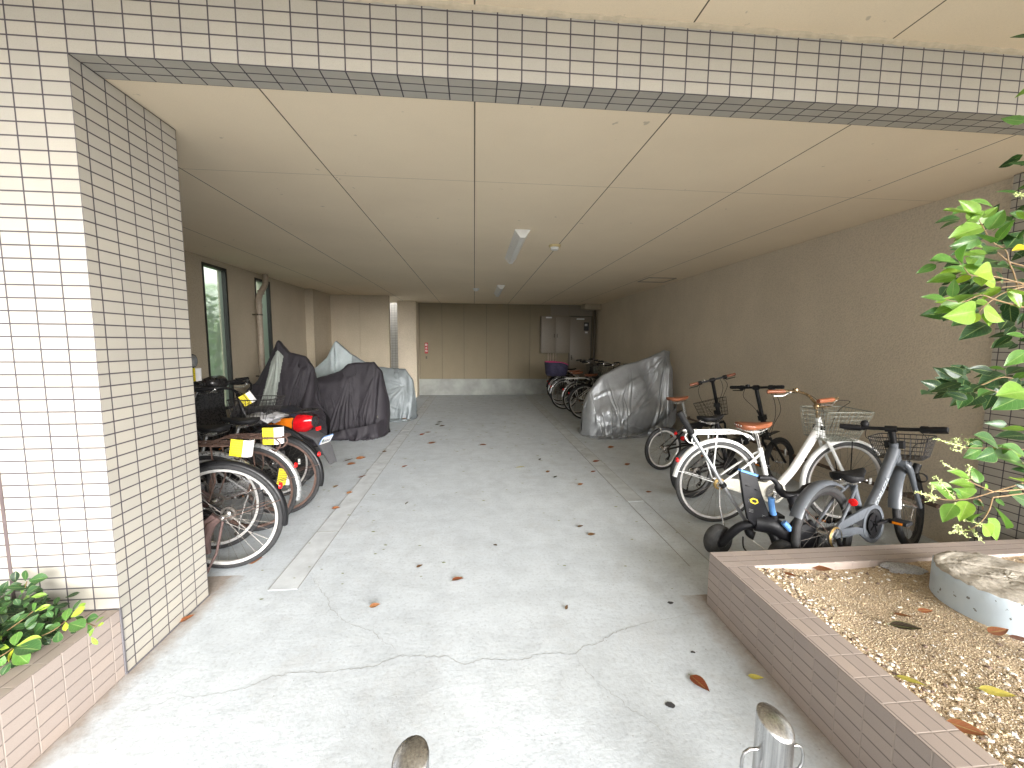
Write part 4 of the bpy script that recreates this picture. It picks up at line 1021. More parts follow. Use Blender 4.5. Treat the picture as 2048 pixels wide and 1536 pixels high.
def cloth_mat(name, col, rough, metal=0.0, sheen=0.0, wr=.2):
    t = NT(name); n = t.noise(5, 5, .6)
    t.set(Base_Color=t.ramp(n, [(.3, tuple(c*.85 for c in col)), (.7, tuple(c*1.12 for c in col))]), Roughness=rough, Metallic=metal, Sheen_Weight=sheen)
    cr = t.noise(11, 6, .65, dist=1.2); t.bump(t.math('ADD', cr, t.math('MULTIPLY', t.noise(46, 4), .3)), wr, .03); return t.m
M_SILC = cloth_mat('silver_cover', (.34,.355,.37), .38, .45, wr=.14)
M_PURP = cloth_mat('dark_purple_cover', (.016,.013,.018), .7, 0, .02)
M_GRYC = cloth_mat('grey_cover', (.20,.225,.235), .5, .15)
M_GRYC_LIT = cloth_mat('grey_cover_lit_side', (.36,.41,.42), .5, .1)  # same grey cover, with the outside light put into its colour
M_GGRC = cloth_mat('grey_green_panel', (.25,.275,.25), .55, .05)
def bare_wheel(root, c, R, ang, w=.05):
    o = MB().lathe([(R-w+a*1.0, b) for a, b in circ(10, w)], 40, (0,0,0), closed_prof=True).build('wheel', M_TYRE, root, angle=60)
    o.location = Vector(c)-Vector(root.location); o.rotation_euler = (0,0,ang)
    MB().lathe([(.03,-.045),(R-w*1.7,-.03),(R-w*1.7,.03),(.03,.045)], 32, (0,0,0)).build('rim', M_RIMB, o)
    return o
# silver cover, right
r = thing('covered_scooter', 'scooter under a shiny silver cover with a tied corner, by the right wall', 'covered scooter', (4.05,4.62,0), 0)
P = bag([(-.82,.45,.10,.02,.02,0),(-.76,.66,.40,.02,.02,0),(-.52,.92,.45,.02,.02,.05),(-.12,1.08,.42,.04,.03,.15),(.22,1.15,.36,.14,.05,.15),(.66,1.33,.26,.40,.05,.12),(.76,1.31,.14,.50,.05,.12)], 4.05, 4.60, math.radians(9))
caps = [((3.55,4.52,.60),(4.15,4.62,.76),.12,.15),((4.45,4.55,1.0),(4.42,5.0,1.02),.05,.05),((4.69,4.82,1.27),(4.70,4.84,1.29),.03,.02),((4.12,4.80,1.00),(4.14,4.82,1.02),.05,.04),((3.6,4.52,.32),(4.6,4.7,.34),.26,.22),((4.62,4.7,.55),(4.66,4.75,1.0),.18,.14),((3.42,4.48,.25),(3.44,4.5,.25),.22,.22)]
X = drape(P, caps, slack=1.05, seed=3)
rg = random.Random(31)
L = fan(rg, .30, .20, 8, 20, 340, .16, .34, .020, .034)+fan(rg, .95, .47, 6, 160, 255, .45, .8, .024, .036)+fan(rg, .52, .47, 2, 190, 280, .2, .35, .014, .03)
L += [(.04+.085*i, .33, .02+.09*i, .02, .024, .04) for i in range(5)]+[(.06,.46,.30,.40,.018,.04),(.30,.22,.75,.08,.02,.03),(.30,.22,.85,.30,.02,.03),(.62,.06,.85,.22,.018,.025)]
X = folds(X, L, 2, .002)
cv = cover_obj('cover', X, [M_SILC], r)
bare_wheel(r, (4.62,4.66,.26), .26, math.radians(9))
MB().tube([(-.42,-.47,.42),(-.43,-.49,.36)], .014, 8).ball((-.42,-.48,.42),.022,8).build('tied_knot', M_SILC, r)
# dark purple covers, left
r = thing('covered_motorcycle', 'motorcycle under a dark purple cover with grey green panel and pointed top, left', 'covered motorcycle', (-1.15,4.0,0), 0)
P = bag([(-.47,.45,.12,.02,.02,0),(-.40,.72,.36,.02,.02,0),(-.2,1.06,.44,.02,.02,0),(.0,1.45,.46,.02,.02,0),(.13,1.29,.45,.02,.02,0),(.33,1.24,.38,.03,.03,0),(.44,1.08,.26,.04,.04,0),(.50,.5,.10,.06,.06,0)], -1.12, 4.0, 0)
caps = [((-1.08,4.0,1.39),(-1.09,4.0,1.41),.02,.015),((-.80,3.78,1.13),(-.80,4.22,1.13),.07,.07),((-1.7,4.0,.70),(-.9,4.0,.80),.16,.17),((-1.6,4.0,.35),(-.8,4.0,.4),.26,.24),((-.80,4.0,.3),(-.80,4.0,.3),.29,.29)]
X = drape(P, caps, slack=1.05, seed=5)
pick = lambda u, v: .03 < v < .472 and abs(u-(.50-.42*(.5-v)*2)) < .075+.19*(.5-v)*2
rg = random.Random(5)
L = fan(rg, .49, .49, 7, 200, 300, .25, .6, .02, .024)+fan(rg, .83, .47, 9, 225, 300, .3, .6, .024, .024)
X = folds(X, L, 3); cover_obj('cover', X, [M_PURP, M_GGRC], r, pick)
r = thing('covered_motorcycle', 'motorcycle under a dark purple cover with flat top and metal eyelet, tyre showing below', 'covered motorcycle', (-.75,4.72,0), 0)
P = bag([(-.98,.45,.10,.02,.02,0),(-.90,.72,.36,.02,.02,0),(-.3,.84,.40,.03,.03,0),(.18,.98,.44,.10,.10,0),(.34,1.11,.46,.16,.16,0),(.70,1.13,.46,.22,.22,0),(.82,.98,.34,.24,.24,0),(.87,.55,.14,.26,.26,0)], -.75, 4.72, 0)
caps = [((-.40,4.50,1.0),(-.40,4.94,1.0),.10,.10),((-.08,4.52,1.02),(-.08,4.92,1.02),.07,.07),((-1.6,4.72,.62),(-.5,4.72,.78),.15,.17),((-1.5,4.72,.35),(-.4,4.72,.4),.24,.26),((-.15,4.72,.36),(-.15,4.72,.36),.25,.25)]
X = drape(P, caps, slack=1.04, seed=8)
rg = random.Random(8)
L = fan(rg, .72, .46, 8, 235, 290, .3, .55, .024, .024)+fan(rg, .93, .46, 8, 225, 275, .3, .6, .026, .022)+[(.66+.045*i, .36, .64+.05*i, .02, .018, .02) for i in range(7)]+[(.1+.06*i, .40, .14+.06*i, .30, .014, .015) for i in range(9)]
X = folds(X, L, 4); cover_obj('cover', X, [M_PURP], r)
bare_wheel(r, (-.16,4.70,.29), .29, .12, .055)
MB().lathe([(.016,-.004),(.030,-.004),(.030,.004),(.016,.004)], 24, (.795,-.27,.31), axis='x', closed_prof=True).build('eyelet', M_CHROME, r)
r = thing('covered_motorcycle', 'long motorcycle under a plain grey cover with pointed front painted paler on its lit side, farthest at the left', 'covered motorcycle', (-.6,6.1,0), 0)
P = bag([(-1.05,.6,.10,.02,.02,0),(-.95,.85,.40,.02,.02,0),(-.62,1.15,.46,.02,.02,0),(-.46,1.46,.46,.02,.02,0),(-.2,1.22,.45,.02,.02,0),(.2,.98,.44,.03,.03,0),(.80,.93,.42,.03,.03,0),(.93,.72,.30,.04,.04,0),(.98,.4,.12,.06,.06,0)], -.6, 6.1, 0)
caps = [((-1.06,6.1,1.39),(-1.06,6.1,1.41),.02,.015),((-1.0,5.75,1.02),(-1.0,6.45,1.02),.05,.05),((-.6,6.1,.80),(.12,6.1,.72),.16,.16),((-1.4,6.1,.35),(.1,6.1,.36),.27,.27),((.05,5.9,.84),(.05,6.3,.84),.05,.05)]
X = drape(P, caps, slack=1.06, seed=12)
rg = random.Random(9)
L = fan(rg, .29, .49, 7, 190, 300, .2, .6, .018, .022)+fan(rg, .92, .40, 10, 120, 290, .2, .5, .024, .026)+[(.98,.15,.6,.10,.02,.03),(.98,.22,.6,.30,.02,.03)]
X = folds(X, L, 5); cover_obj('cover', X, [M_GRYC, M_GRYC_LIT], r, lambda u, v: v < .49 and u < .43)  # near left side coloured paler, standing in for light from the opening

# ---------------------------------------------------------------- scooter with red tail
s = thing('motor_scooter', 'black motor scooter with big red and amber tail light parked nose in at the left', 'scooter')
M_SBODY = simple('scooter_black', (.02,.019,.02), .28, var=.1); M_SPLA = simple('scooter_plastic', (.085,.085,.09), .6)
M_LENSR = simple('red_lens', (.40,.006,.010), .08, var=.15); M_LENSA = simple('amber_lens', (.62,.16,.010), .1, var=.15)
def ell(x, y0, z0, w, h, n=24, e=.8):
    return [Vector((x, y0+w*math.copysign(abs(math.cos(a))**e, math.cos(a)), z0+h*math.copysign(abs(math.sin(a))**e, math.sin(a)))) for a in [2*math.pi*k/n for k in range(n)]]
bare_wheel(s, (0,0,.25), .25, 0, .055).name = 'wheel'; bare_wheel(s, (1.24,0,.25), .25, 0, .05)
MB().loft([ell(-.25,0,.655,.05,.05), ell(-.18,0,.64,.10,.085), ell(0,0,.60,.155,.12), ell(.22,0,.56,.175,.15), ell(.45,0,.50,.165,.17), ell(.56,0,.44,.12,.15)]).build('rear_body', M_SBODY, s, angle=60)
def shell(x0, x1, a0, a1, k, mat, name, root):
    rings = []
    for i in range(9):
        x = x0+(x1-x0)*i/8; u = np.interp(x, [-.24,-.18,0,.22,.45], [0,1,2,3,4]); w = np.interp(x, [-.25,-.18,0,.22], [.05,.10,.155,.175]); h = np.interp(x, [-.25,-.18,0,.22], [.05,.085,.12,.15]); zc = np.interp(x, [-.24,-.18,0,.22], [.655,.64,.60,.56])
        r = []
        for q in range(11):
            a = a0+(a1-a0)*q/10; r.append(Vector((x, (w+k)*math.copysign(abs(math.cos(a))**.8, math.cos(a)), zc+(h+k)*math.copysign(abs(math.sin(a))**.8, math.sin(a)))))
        rings.append(r)
    m = MB(); n = 11; vs = [p for r in rings for p in r]
    return m.add(vs, [(i*n+q, (i+1)*n+q, (i+1)*n+q+1, i*n+q+1) for i in range(8) for q in range(10)]).build(name, mat, root)
tl = shell(-.248, -.10, math.radians(-78), math.radians(66), .004, M_LENSR, 'tail_light', s)
shell(-.248, -.10, math.radians(114), math.radians(258), .004, M_LENSR, 'tail_light', s)
shell(-.09, .15, math.radians(-46), math.radians(42), .005, M_LENSA, 'indicator', s)
shell(-.09, .15, math.radians(138), math.radians(226), .005, M_LENSA, 'indicator', s)
MB().loft([ell(-.10,0,.715,.10,.03), ell(.05,0,.745,.135,.045), ell(.35,0,.735,.14,.05), ell(.62,0,.70,.115,.055), ell(.70,0,.67,.07,.03)]).build('seat', simple('seat_vinyl', (.018,.02,.03), .42), s, angle=70)
MB().tube(smooth_path([(.05,-.12,.73),(-.16,-.11,.755),(-.24,-.05,.76),(-.24,.05,.76),(-.16,.11,.755),(.05,.12,.73)], 4), .010, 8).tube([(-.13,-.11,.756),(-.13,.11,.756)], .008, 8).build('rear_carrier', M_SBODY, s)
MB().loft([ell(.50,0,.29,.15,.06), ell(.75,0,.27,.16,.05), ell(.98,0,.28,.15,.05)]).build('floorboard', M_SPLA, s, angle=60)
MB().loft([ell(.95,0,.34,.16,.10), ell(1.02,0,.55,.19,.09), ell(1.06,0,.75,.20,.09), ell(1.00,0,.92,.15,.07)]).build('leg_shield', M_SBODY, s, angle=60)
MB().loft([ell(.86,0,1.0,.08,.05), ell(.93,0,1.01,.13,.07), ell(1.05,0,.98,.11,.07), ell(1.10,0,.96,.05,.04)]).build('headset', M_SBODY, s, angle=60)
hb = MB().tube([(.90,-.32,1.02),(.93,-.12,1.0),(.93,.12,1.0),(.90,.32,1.02)], .014, 8).build('handlebar', M_SBODY, s)
for y in (-1, 1):
    MB().tube([(.91,y*.22,1.015),(.885,y*.35,1.02)], .02, 10).build('grip', M_RUB, hb)
    MB().tube([(.93,y*.20,1.0),(.99,y*.24,.99),(.96,y*.34,.99)], .006, 6).build('brake_lever', M_CHROME, hb)
    if y < 0: continue
    mr = MB().tube([(.93,y*.22,1.02),(.92,y*.25,1.12),(.88,y*.27,1.19)], .006, 6).build('mirror', M_SBODY, s)
    MB().lathe([(.001,.022),(.045,.020),(.058,.008),(.056,-.002),(.001,-.003)], 28, axis='x').xf(Matrix.Translation((.86,y*.285,1.245)) @ Matrix.Diagonal((1,.78,1.15,1))).build('mirror_head', M_SBODY, mr)
    MB().lathe([(.001,-.0035),(.050,-.0034)], 28, axis='x').xf(Matrix.Translation((.858,y*.285,1.245)) @ Matrix.Diagonal((1,.78,1.15,1))).build('mirror_glass', simple('mirror_glass', (.75,.76,.78), .04, 1.0, var=.01), mr)
MB().loft([ell(1.05,0,.50,.06,.03), ell(1.24,0,.545,.07,.03), ell(1.42,0,.47,.055,.03)]).build('front_mudguard', M_SBODY, s, angle=60)
for y in (-1, 1): MB().tube([(1.08,y*.075,.62),(1.24,y*.075,.25)], .02, 8).build('fork_leg', M_SBODY, s)
MB().tube([(.1,-.13,.28),(-.15,-.14,.30),(-.28,-.14,.34)], [.04,.05,.045], 12).build('exhaust', M_SPLA, s)
MB().box((.05,.07,.20),(.42,.15,.36)).build('engine', M_SPLA, s, bevel=.02)
mf = MB().add([(-.12,-.09,.57),(-.12,.09,.57),(-.30,.085,.50),(-.30,-.085,.50),(-.37,.08,.40),(-.37,-.08,.40),(-.44,.055,.24),(-.44,-.055,.24),
   (-.11,-.09,.55),(-.11,.09,.55),(-.285,.085,.485),(-.285,-.085,.485),(-.352,.08,.395),(-.352,-.08,.395),(-.425,.05,.24),(-.425,-.05,.24)],
   [(0,1,2,3),(3,2,4,5),(5,4,6,7),(8,11,10,9),(11,13,12,10),(13,15,14,12),(6,14,15,7),(1,9,10,2),(2,10,12,4),(4,12,14,6),(0,3,11,8),(3,5,13,11),(5,7,15,13),(0,8,9,1)]).build('mud_flap', M_SPLA, s, bevel=.004)
X = Matrix.Translation((-.365,0,.475)) @ Matrix.Rotation(math.radians(-32), 4, 'Y')
M_PLB = simple('plate_blue', (.10,.24,.52), .4)
pw, ph = .085, .055
oct_ = lambda w, h, c: [(-w+c,-h),(w-c,-h),(w,-h+c),(w,h-c),(w-c,h),(-w+c,h),(-w,h-c),(-w,-h+c)]
plt = MB().prism(oct_(pw,ph,.018), -.004, 0, plane='yz').xf(X).build('number_plate', M_PLB, s, smooth=False)
MB().prism(oct_(pw-.006,ph-.011,.014), -.0055, -.0042, plane='yz').xf(X).build('plate_face', M_WHITEPL, plt, smooth=False)
M_INK = simple('ink_green', (.02,.10,.06), .5); M_INKK = simple('ink_grey', (.18,.20,.24), .5)
m = MB()
for k in range(4): m.box((-.0068,-.055+.029*k,-.026),(-.0058,-.034+.029*k,.004)); m.box((-.0072,-.049+.029*k,-.016),(-.0066,-.040+.029*k,-.006))
m.xf(X).build('plate_digits', M_INKK, plt, smooth=False)
MB().box((-.0068,.045,-.012),(-.0058,.068,.022)).xf(X).build('plate_mark', M_INK, plt, smooth=False)
MB().lathe([(.012,-.0066),(.016,-.0066),(.016,-.0056),(.012,-.0056)], 18, (0,.012,.022), axis='x', closed_prof=True).xf(X).build('plate_ring', simple('pale_red_ink', (.5,.25,.22), .5), plt, smooth=False)
MB().box((-.29,-.03,.565),(-.275,.03,.60)).build('reflector', M_RED2, s)
s.location = (-.31,2.45,0); s.rotation_euler = (0,0,math.radians(162))

# ---------------------------------------------------------------- folded child tricycle
tk = thing('child_tricycle', 'black child tricycle with push handle, blue grips and high seat back', 'tricycle', (3.35,.62,0))
M_TK = simple('matt_black_plastic', (.011,.011,.013), .5, bump=.15, spec=.3); M_BLUE = simple('blue_grip', (.11,.29,.66), .5); M_ROD = simple('grey_rod', (.36,.37,.39), .35, .6)
def T(*p): return [Vector((x-3.35, y-.62, z)) for x, y, z in p]
def small_wheel(c, R, w, name='wheel', ang=0):
    o = MB().lathe([(R*.3,-w),(R*.9,-w),(R,-w*.6),(R,w*.6),(R*.9,w),(R*.3,w)], 36, (0,0,0), closed_prof=True).build(name, M_TYREW, tk, angle=50)
    o.location = T(c)[0]; o.rotation_euler = (0,0,ang)
    MB().lathe([(.001,-w*1.2),(R*.32,-w*1.15),(R*.62,-w*.55),(R*.62,w*.55),(R*.32,w*1.15),(.001,w*1.2)], 28).build('wheel_disc', M_TK, o, angle=30)
small_wheel((3.16,.745,.108), .105, .034, ang=.25); small_wheel((3.43,.50,.108), .105, .034, ang=.25)
small_wheel((3.62,.50,.135), .132, .024, ang=-.2)
MB().tube(smooth_path(T((3.16,.70,.105),(3.20,.66,.20),(3.25,.63,.26),(3.33,.60,.275),(3.40,.56,.24),(3.43,.52,.115)), 5), .028, 10).build('rear_axle_arm', M_TK, tk)
MB().tube(smooth_path(T((3.33,.60,.28),(3.42,.58,.30),(3.50,.55,.22),(3.56,.53,.16)), 5), .032, 10).tube(T((3.50,.55,.24),(3.59,.52,.40)), .024, 10).build('frame', M_TK, tk)
bk = MB(); pts = [(3.158,.648),(3.275,.612),(3.315,.50),(3.375,.37),(3.42,.285),(3.30,.275),(3.235,.33),(3.20,.45)]
bk.prism([(x-3.35,z) for x, z in pts], -.06, -.035, plane='xz'); seatb = bk.build('seat_back', M_TK, tk, bevel=.008)
MB().bar(*T((3.162,.572,.655),(3.277,.572,.618)), .03, .012).build('seat_trim', M_BLUE, seatb)
MB().tube(smooth_path(T((3.31,.60,.30),(3.40,.56,.29),(3.47,.55,.235),(3.50,.55,.20)), 4), [.06]*4+[.055]*4+[.045]*4+[.03], 12).build('seat', M_TK, tk)
def hexring(c, r0, r1, mat, name, root):
    o = MB().prism([(r1*1.35*math.cos(6.283*k/6), r1*.8*math.sin(6.283*k/6)) for k in range(6)], -.003, .0, plane='xz')
    o.xf(Matrix.Rotation(math.radians(22), 4, 'Y')); q = o.build(name, mat, root); q.location = T(c)[0]; return q
e = hexring((3.262,.558,.455), .012, .024, simple('yellow_badge', (.75,.55,.03), .4), 'badge', seatb)
e = hexring((3.262,.5545,.455), .012, .014, M_TK, 'badge_centre', seatb)
m = MB()
for x, z in ((3.225,.47),(3.232,.405),(3.325,.36)):
    for k in range(3): m.bar(*T((x,.5575,z-.008*k),(x+.03,.5575,z-.010-.008*k)), .001, .003, (0,1,0))
m.build('badge_print', simple('grey_print', (.3,.3,.3), .5), seatb, smooth=False)
for x, z in ((3.20,.56),(3.265,.53)): MB().bar(*T((x,.5565,z),(x+.03,.5565,z-.012)), .004, .014, (0,1,0)).build('slot', M_RUB, seatb)
MB().tube(T((3.302,.655,.255),(3.145,.70,.51),(2.925,.745,.865)), .0115, 12).build('push_rod', M_ROD, tk)
MB().tube(T((2.925,.745,.865),(2.885,.75,.93),(2.845,.755,.995)), [.019,.022,.02], 12).ball(T((2.925,.745,.865))[0], .024, 8).build('push_grip', M_RUB, tk)
MB().tube(T((3.15,.698,.50),(3.135,.702,.52)), .021, 12).build('rod_clamp', M_RUB, tk)
MB().tube(T((3.303,.655,.252),(3.297,.656,.262)), .021, 12).build('rod_collar', simple('red_collar', (.5,.03,.04), .4), tk)
MB().tube(smooth_path(T((3.302,.65,.24),(3.31,.64,.20),(3.33,.62,.19)), 3), .028, 10).build('rod_socket', M_TK, tk)
for pts, r_ in ((((3.372,.55,.475),(3.374,.55,.44),(3.385,.55,.39),(3.395,.55,.365)), .018), (((3.425,.50,.335),(3.45,.49,.305),(3.462,.485,.29)), .018)):
    MB().tube(smooth_path(T(*pts), 4), r_, 12).build('safety_bar_grip', M_BLUE, tk)
MB().tube(smooth_path(T((3.395,.55,.365),(3.41,.55,.28),(3.45,.545,.20),(3.50,.54,.14),(3.56,.53,.135)), 4), .022, 10).build('safety_bar', M_TK, tk)
hbm = MB().tube(smooth_path(T((3.31,.58,.60),(3.375,.575,.598),(3.415,.57,.565),(3.44,.565,.515),(3.475,.56,.49),(3.54,.55,.49),(3.575,.54,.515),(3.60,.53,.555),(3.66,.52,.562)), 5), [.014]*6+[.016]*6+[.024]*22+[.016]*6+[.014], 12)
h = hbm.build('handlebar', M_TK, tk)
for a, b_ in (((3.30,.58,.60),(3.385,.575,.595)), ((3.60,.528,.556),(3.695,.515,.563))): MB().tube(T(a, b_), .0155, 12).build('grip', M_RUB, h)
MB().tube(T((3.51,.555,.49),(3.53,.55,.42)), [.034,.024], 12).tube(T((3.53,.55,.42),(3.535,.55,.40),(3.545,.545,.36)), [.03,.03,.022], 12).build('steering_post', M_TK, tk)
for y in (.455,.545): MB().tube(smooth_path(T((3.56,y,.36),(3.60,y,.28),(3.62,y,.135)), 4), .014, 8).build('fork_leg', M_TK, tk)
MB().lathe([(.001,-.03),(.06,-.028),(.085,-.01),(.085,.01),(.06,.028)], 28, T((3.56,.47,.255))[0]).build('front_disc', M_TK, tk, angle=30)
MB().tube(smooth_path(T((3.235,.60,.20),(3.235,.585,.13),(3.29,.575,.09),(3.34,.58,.11)), 4), .005, 6).build('hanging_strap', M_RUB, tk)
MB().bar(*T((3.26,.545,.20),(3.325,.53,.155)), .004, .026, (0,1,0)).build('warning_label', M_WHITEPL, tk, smooth=False)
MB().tube(smooth_path(T((3.565,.50,.40),(3.585,.47,.25),(3.56,.46,.13),(3.50,.47,.12)), 5), .006, 6).build('cable', M_SPLA, tk)

# ---------------------------------------------------------------- yellow notice tags hung on the left bicycles
M_PAPY = simple('yellow_paper', (.72,.60,.01), .6, var=.06); M_PAPW = simple('white_paper', (.80,.80,.80), .6, var=.03); M_PRINT = simple('tag_print', (.16,.13,.03), .7)
def paper_tag(loc, w, h, rz, tilt, label, split=.55, sweep=3.6, spin=0):
    t = thing('paper_tag', label, 'tag', loc, rz, 'yellow notice tags on the left bicycles'); t.rotation_euler = (tilt, spin, rz)
    n = 22; R = w*.40; vs = []; m = MB(); fl = w*split
    # flat yellow leaf, then the sheet curls back behind it showing its white side
    path = [(-fl+fl*i/6, 0) for i in range(7)]+[(R*.95*math.sin(sweep*.62*k/(n-7)), .7*R*(1-math.cos(sweep*.62*k/(n-7)))) for k in range(1, n-6)]
    for x, y in path: vs += [(x, y, -h/2), (x, y, h/2), (x, y+.0012, -h/2), (x, y+.0012, h/2)]
    for i in range(len(path)-1):
        a, b = 4*i, 4*i+4
        if i >= 6: m.mi.update({len(m.f)+0: 1})
        m.add([], [])
        k = len(m.f); m.f += [(a, b, b+1, a+1), (a+2, a+3, b+3, b+2), (a+1, b+1, b+3, a+3), (a, a+2, b+2, b)]
        m.mi[k+1] = 1
        if i >= 6: m.mi[k] = 1
    m.v = [Vector(p) for p in vs]; m.t = [0]*len(vs)
    m.build('sheet', [M_PAPY, M_PAPW], t, angle=80)
    l = MB(); rr = random.Random(int(w*9999))
    for k in range(6):
        z = h*(.36-.14*k); x = -fl+.06*w
        while x < -.06*w-.02*w:
            e = min(-.05*w, x+w*(.05+.10*rr.random())); l.box((x,-.0007,z-h*.018),(e,-.0002,z+h*.018)); x = e+w*.03
    l.build('print', M_PRINT, t, smooth=False)
    MB().tube(smooth_path([(-fl*.6,.002,h*.5),(-fl*.5,-.01,h*.62),(-fl*.3,.02,h*.6),(-fl*.2,.003,h*.48)], 4), .002, 5).build('string', M_RUB, t)
paper_tag((-.035,1.03,.725), .135, .115, .15, .05, 'yellow and white paper tag on the rear rack of the second bicycle from the column', spin=.18)
paper_tag((.035,1.31,.745), .14, .125, .1, .03, 'yellow and white paper tag on the rear rack of the bicycle with the steel mudguard', spin=.03)
paper_tag((-.49,2.0,.935), .11, .10, .5, .1, 'yellow paper tag wrapped on the handlebar above the black basket', spin=-.5)
paper_tag((-1.175,2.40,1.115), .10, .125, .2, 0, 'yellow paper tag hanging below the scooter mirror by the column edge', split=.8)
paper_tag((.03,1.49,.375), .07, .13, .3, 0, 'yellow paper tag hanging low among the spokes behind the steel mudguard', split=.9, spin=.2)
bgm = MB(); rr = random.Random(6); n = 16; vs = []
for j in range(9):
    for i in range(n):
        a = 2*math.pi*i/n; f = j/8; r = (.13*math.sin(math.pi*(.12+.80*f)))*(1+.25*rr.gauss(0,1)*.6)
        vs.append((r*1.15*math.cos(a), r*math.sin(a), .085*f+.012*rr.gauss(0,1)))
bgm.add(vs, [(j*n+i, j*n+(i+1) % n, (j+1)*n+(i+1) % n, (j+1)*n+i) for j in range(8) for i in range(n)])
o = bgm.build('plastic_bag', simple('grey_plastic_bag', (.36,.36,.37), .35), angle=50, loc=(-.37,2.06,.715)); tag(o, 'crumpled grey plastic bag lying in the black front basket', 'bag')

# ---------------------------------------------------------------- leaves
def leaf_mat(name, stops, rough=.32, trans=.35):
    t = NT(name); at = t.node('ShaderNodeAttribute'); at.attribute_name = 'tone'
    c = t.ramp(at.outputs['Fac'], stops)
    sp = t.node('ShaderNodeSeparateXYZ'); t.link(t.uvc(), sp.inputs[0]); u, v = sp.outputs[0], sp.outputs[1]
    mid = t.math('LESS_THAN', t.math('ABSOLUTE', t.math('SUBTRACT', u, .5)), .022)
    d = t.math('ABSOLUTE', t.math('SUBTRACT', u, .5))
    vein = t.math('LESS_THAN', t.math('ABSOLUTE', t.math('SUBTRACT', t.math('FRACT', t.math('MULTIPLY', t.math('SUBTRACT', v, t.math('MULTIPLY', d, .55)), 8.0)), .5)), .05)
    rim = t.math('GREATER_THAN', d, .475)
    c2 = t.mix(t.math('MULTIPLY', t.math('MAXIMUM', mid, rim), .42), c, (.42,.52,.20))
    c2 = t.mix(t.math('MULTIPLY', vein, .14), c2, (.35,.48,.18))
    c2 = t.mix(1.0, c2, t.ramp(t.noise(90, 4), [(.3,.86),(.65,1.06)]), 'MULTIPLY')
    t.set(Base_Color=c2, Roughness=rough, Specular_IOR_Level=.5)
    t.bump(t.math('ADD', vein, t.math('MULTIPLY', t.noise(70,3), 1.2)), .25, .0008)
    tb = t.node('ShaderNodeBsdfTranslucent'); t.link(t.mix(1.0, c2, (.9,1.0,.45), 'MULTIPLY'), tb.inputs[0])
    mx = t.node('ShaderNodeMixShader'); mx.inputs[0].default_value = trans
    t.link(t.b.outputs[0], mx.inputs[1]); t.link(tb.outputs[0], mx.inputs[2]); t.link(mx.outputs[0], t.n['Material Output'].inputs[0])
    return t.m
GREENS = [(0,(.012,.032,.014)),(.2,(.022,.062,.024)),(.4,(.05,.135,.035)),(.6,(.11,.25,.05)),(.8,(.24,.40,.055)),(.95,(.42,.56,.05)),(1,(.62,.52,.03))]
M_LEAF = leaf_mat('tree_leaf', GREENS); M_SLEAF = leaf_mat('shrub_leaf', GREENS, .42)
M_DLEAF = leaf_mat('dry_leaf', [(0,(.03,.022,.018)),(.3,(.10,.045,.025)),(.55,(.23,.085,.035)),(.75,(.22,.042,.018)),(.85,(.36,.19,.08)),(1,(.55,.48,.10))], .45, .15)
M_TWIG = simple('twig', (.22,.14,.065), .6, var=.2); M_BARK = simple('bark', (.11,.085,.06), .9, var=.3, nscale=20, bump=.6, bscale=50)
M_FLOW = simple('pale_blossom', (.60,.68,.30), .6, var=.15)
CREF = Vector((1.5,-1.77,1.44))
def leaf(m, A, B, wr, tone, rr, shape='ovate', face=None, curl=.12, nl=7, nw=4):
    A, B = Vector(A), Vector(B); d = B-A; L = d.length
    if L < 1e-5: return
    d.normalize()
    fc = face if face is not None else (Vector((-.55,-.65,.62))+Vector((rr.gauss(0,.45), rr.gauss(0,.35), rr.gauss(0,.35))))
    n = fc-d*fc.dot(d)
    if n.length < 1e-4: n = d.orthogonal()
    n.normalize(); s = d.cross(n); W = L*wr/2; fold = rr.uniform(.10,.42); cu = curl*rr.uniform(.2,1.6)
    vs = []; fs = []; uv = []
    for i in range(nl+1):
        t = i/nl
        if shape == 'ovate': w = (math.sin(math.pi*t**.78)**.85)*(1-.28*t) if 0 < t < 1 else .012
        else: w = (math.sin(math.pi*t**1.35)**.72) if 0 < t < 1 else .012
        c = A+d*(L*t)-n*(cu*L*(t*t))
        for k in range(nw+1):
            q = 2*k/nw-1; vs.append(c+s*(q*w*W)+n*(abs(q)*w*W*fold+.03*W*math.sin(5*t+3*q)))
    for i in range(nl):
        for k in range(nw):
            fs.append((i*(nw+1)+k, i*(nw+1)+k+1, (i+1)*(nw+1)+k+1, (i+1)*(nw+1)+k))
            uv.append([(k/nw,i/nl),((k+1)/nw,i/nl),((k+1)/nw,(i+1)/nl),(k/nw,(i+1)/nl)])
    m.add(vs, fs, max(.001, tone), uv)
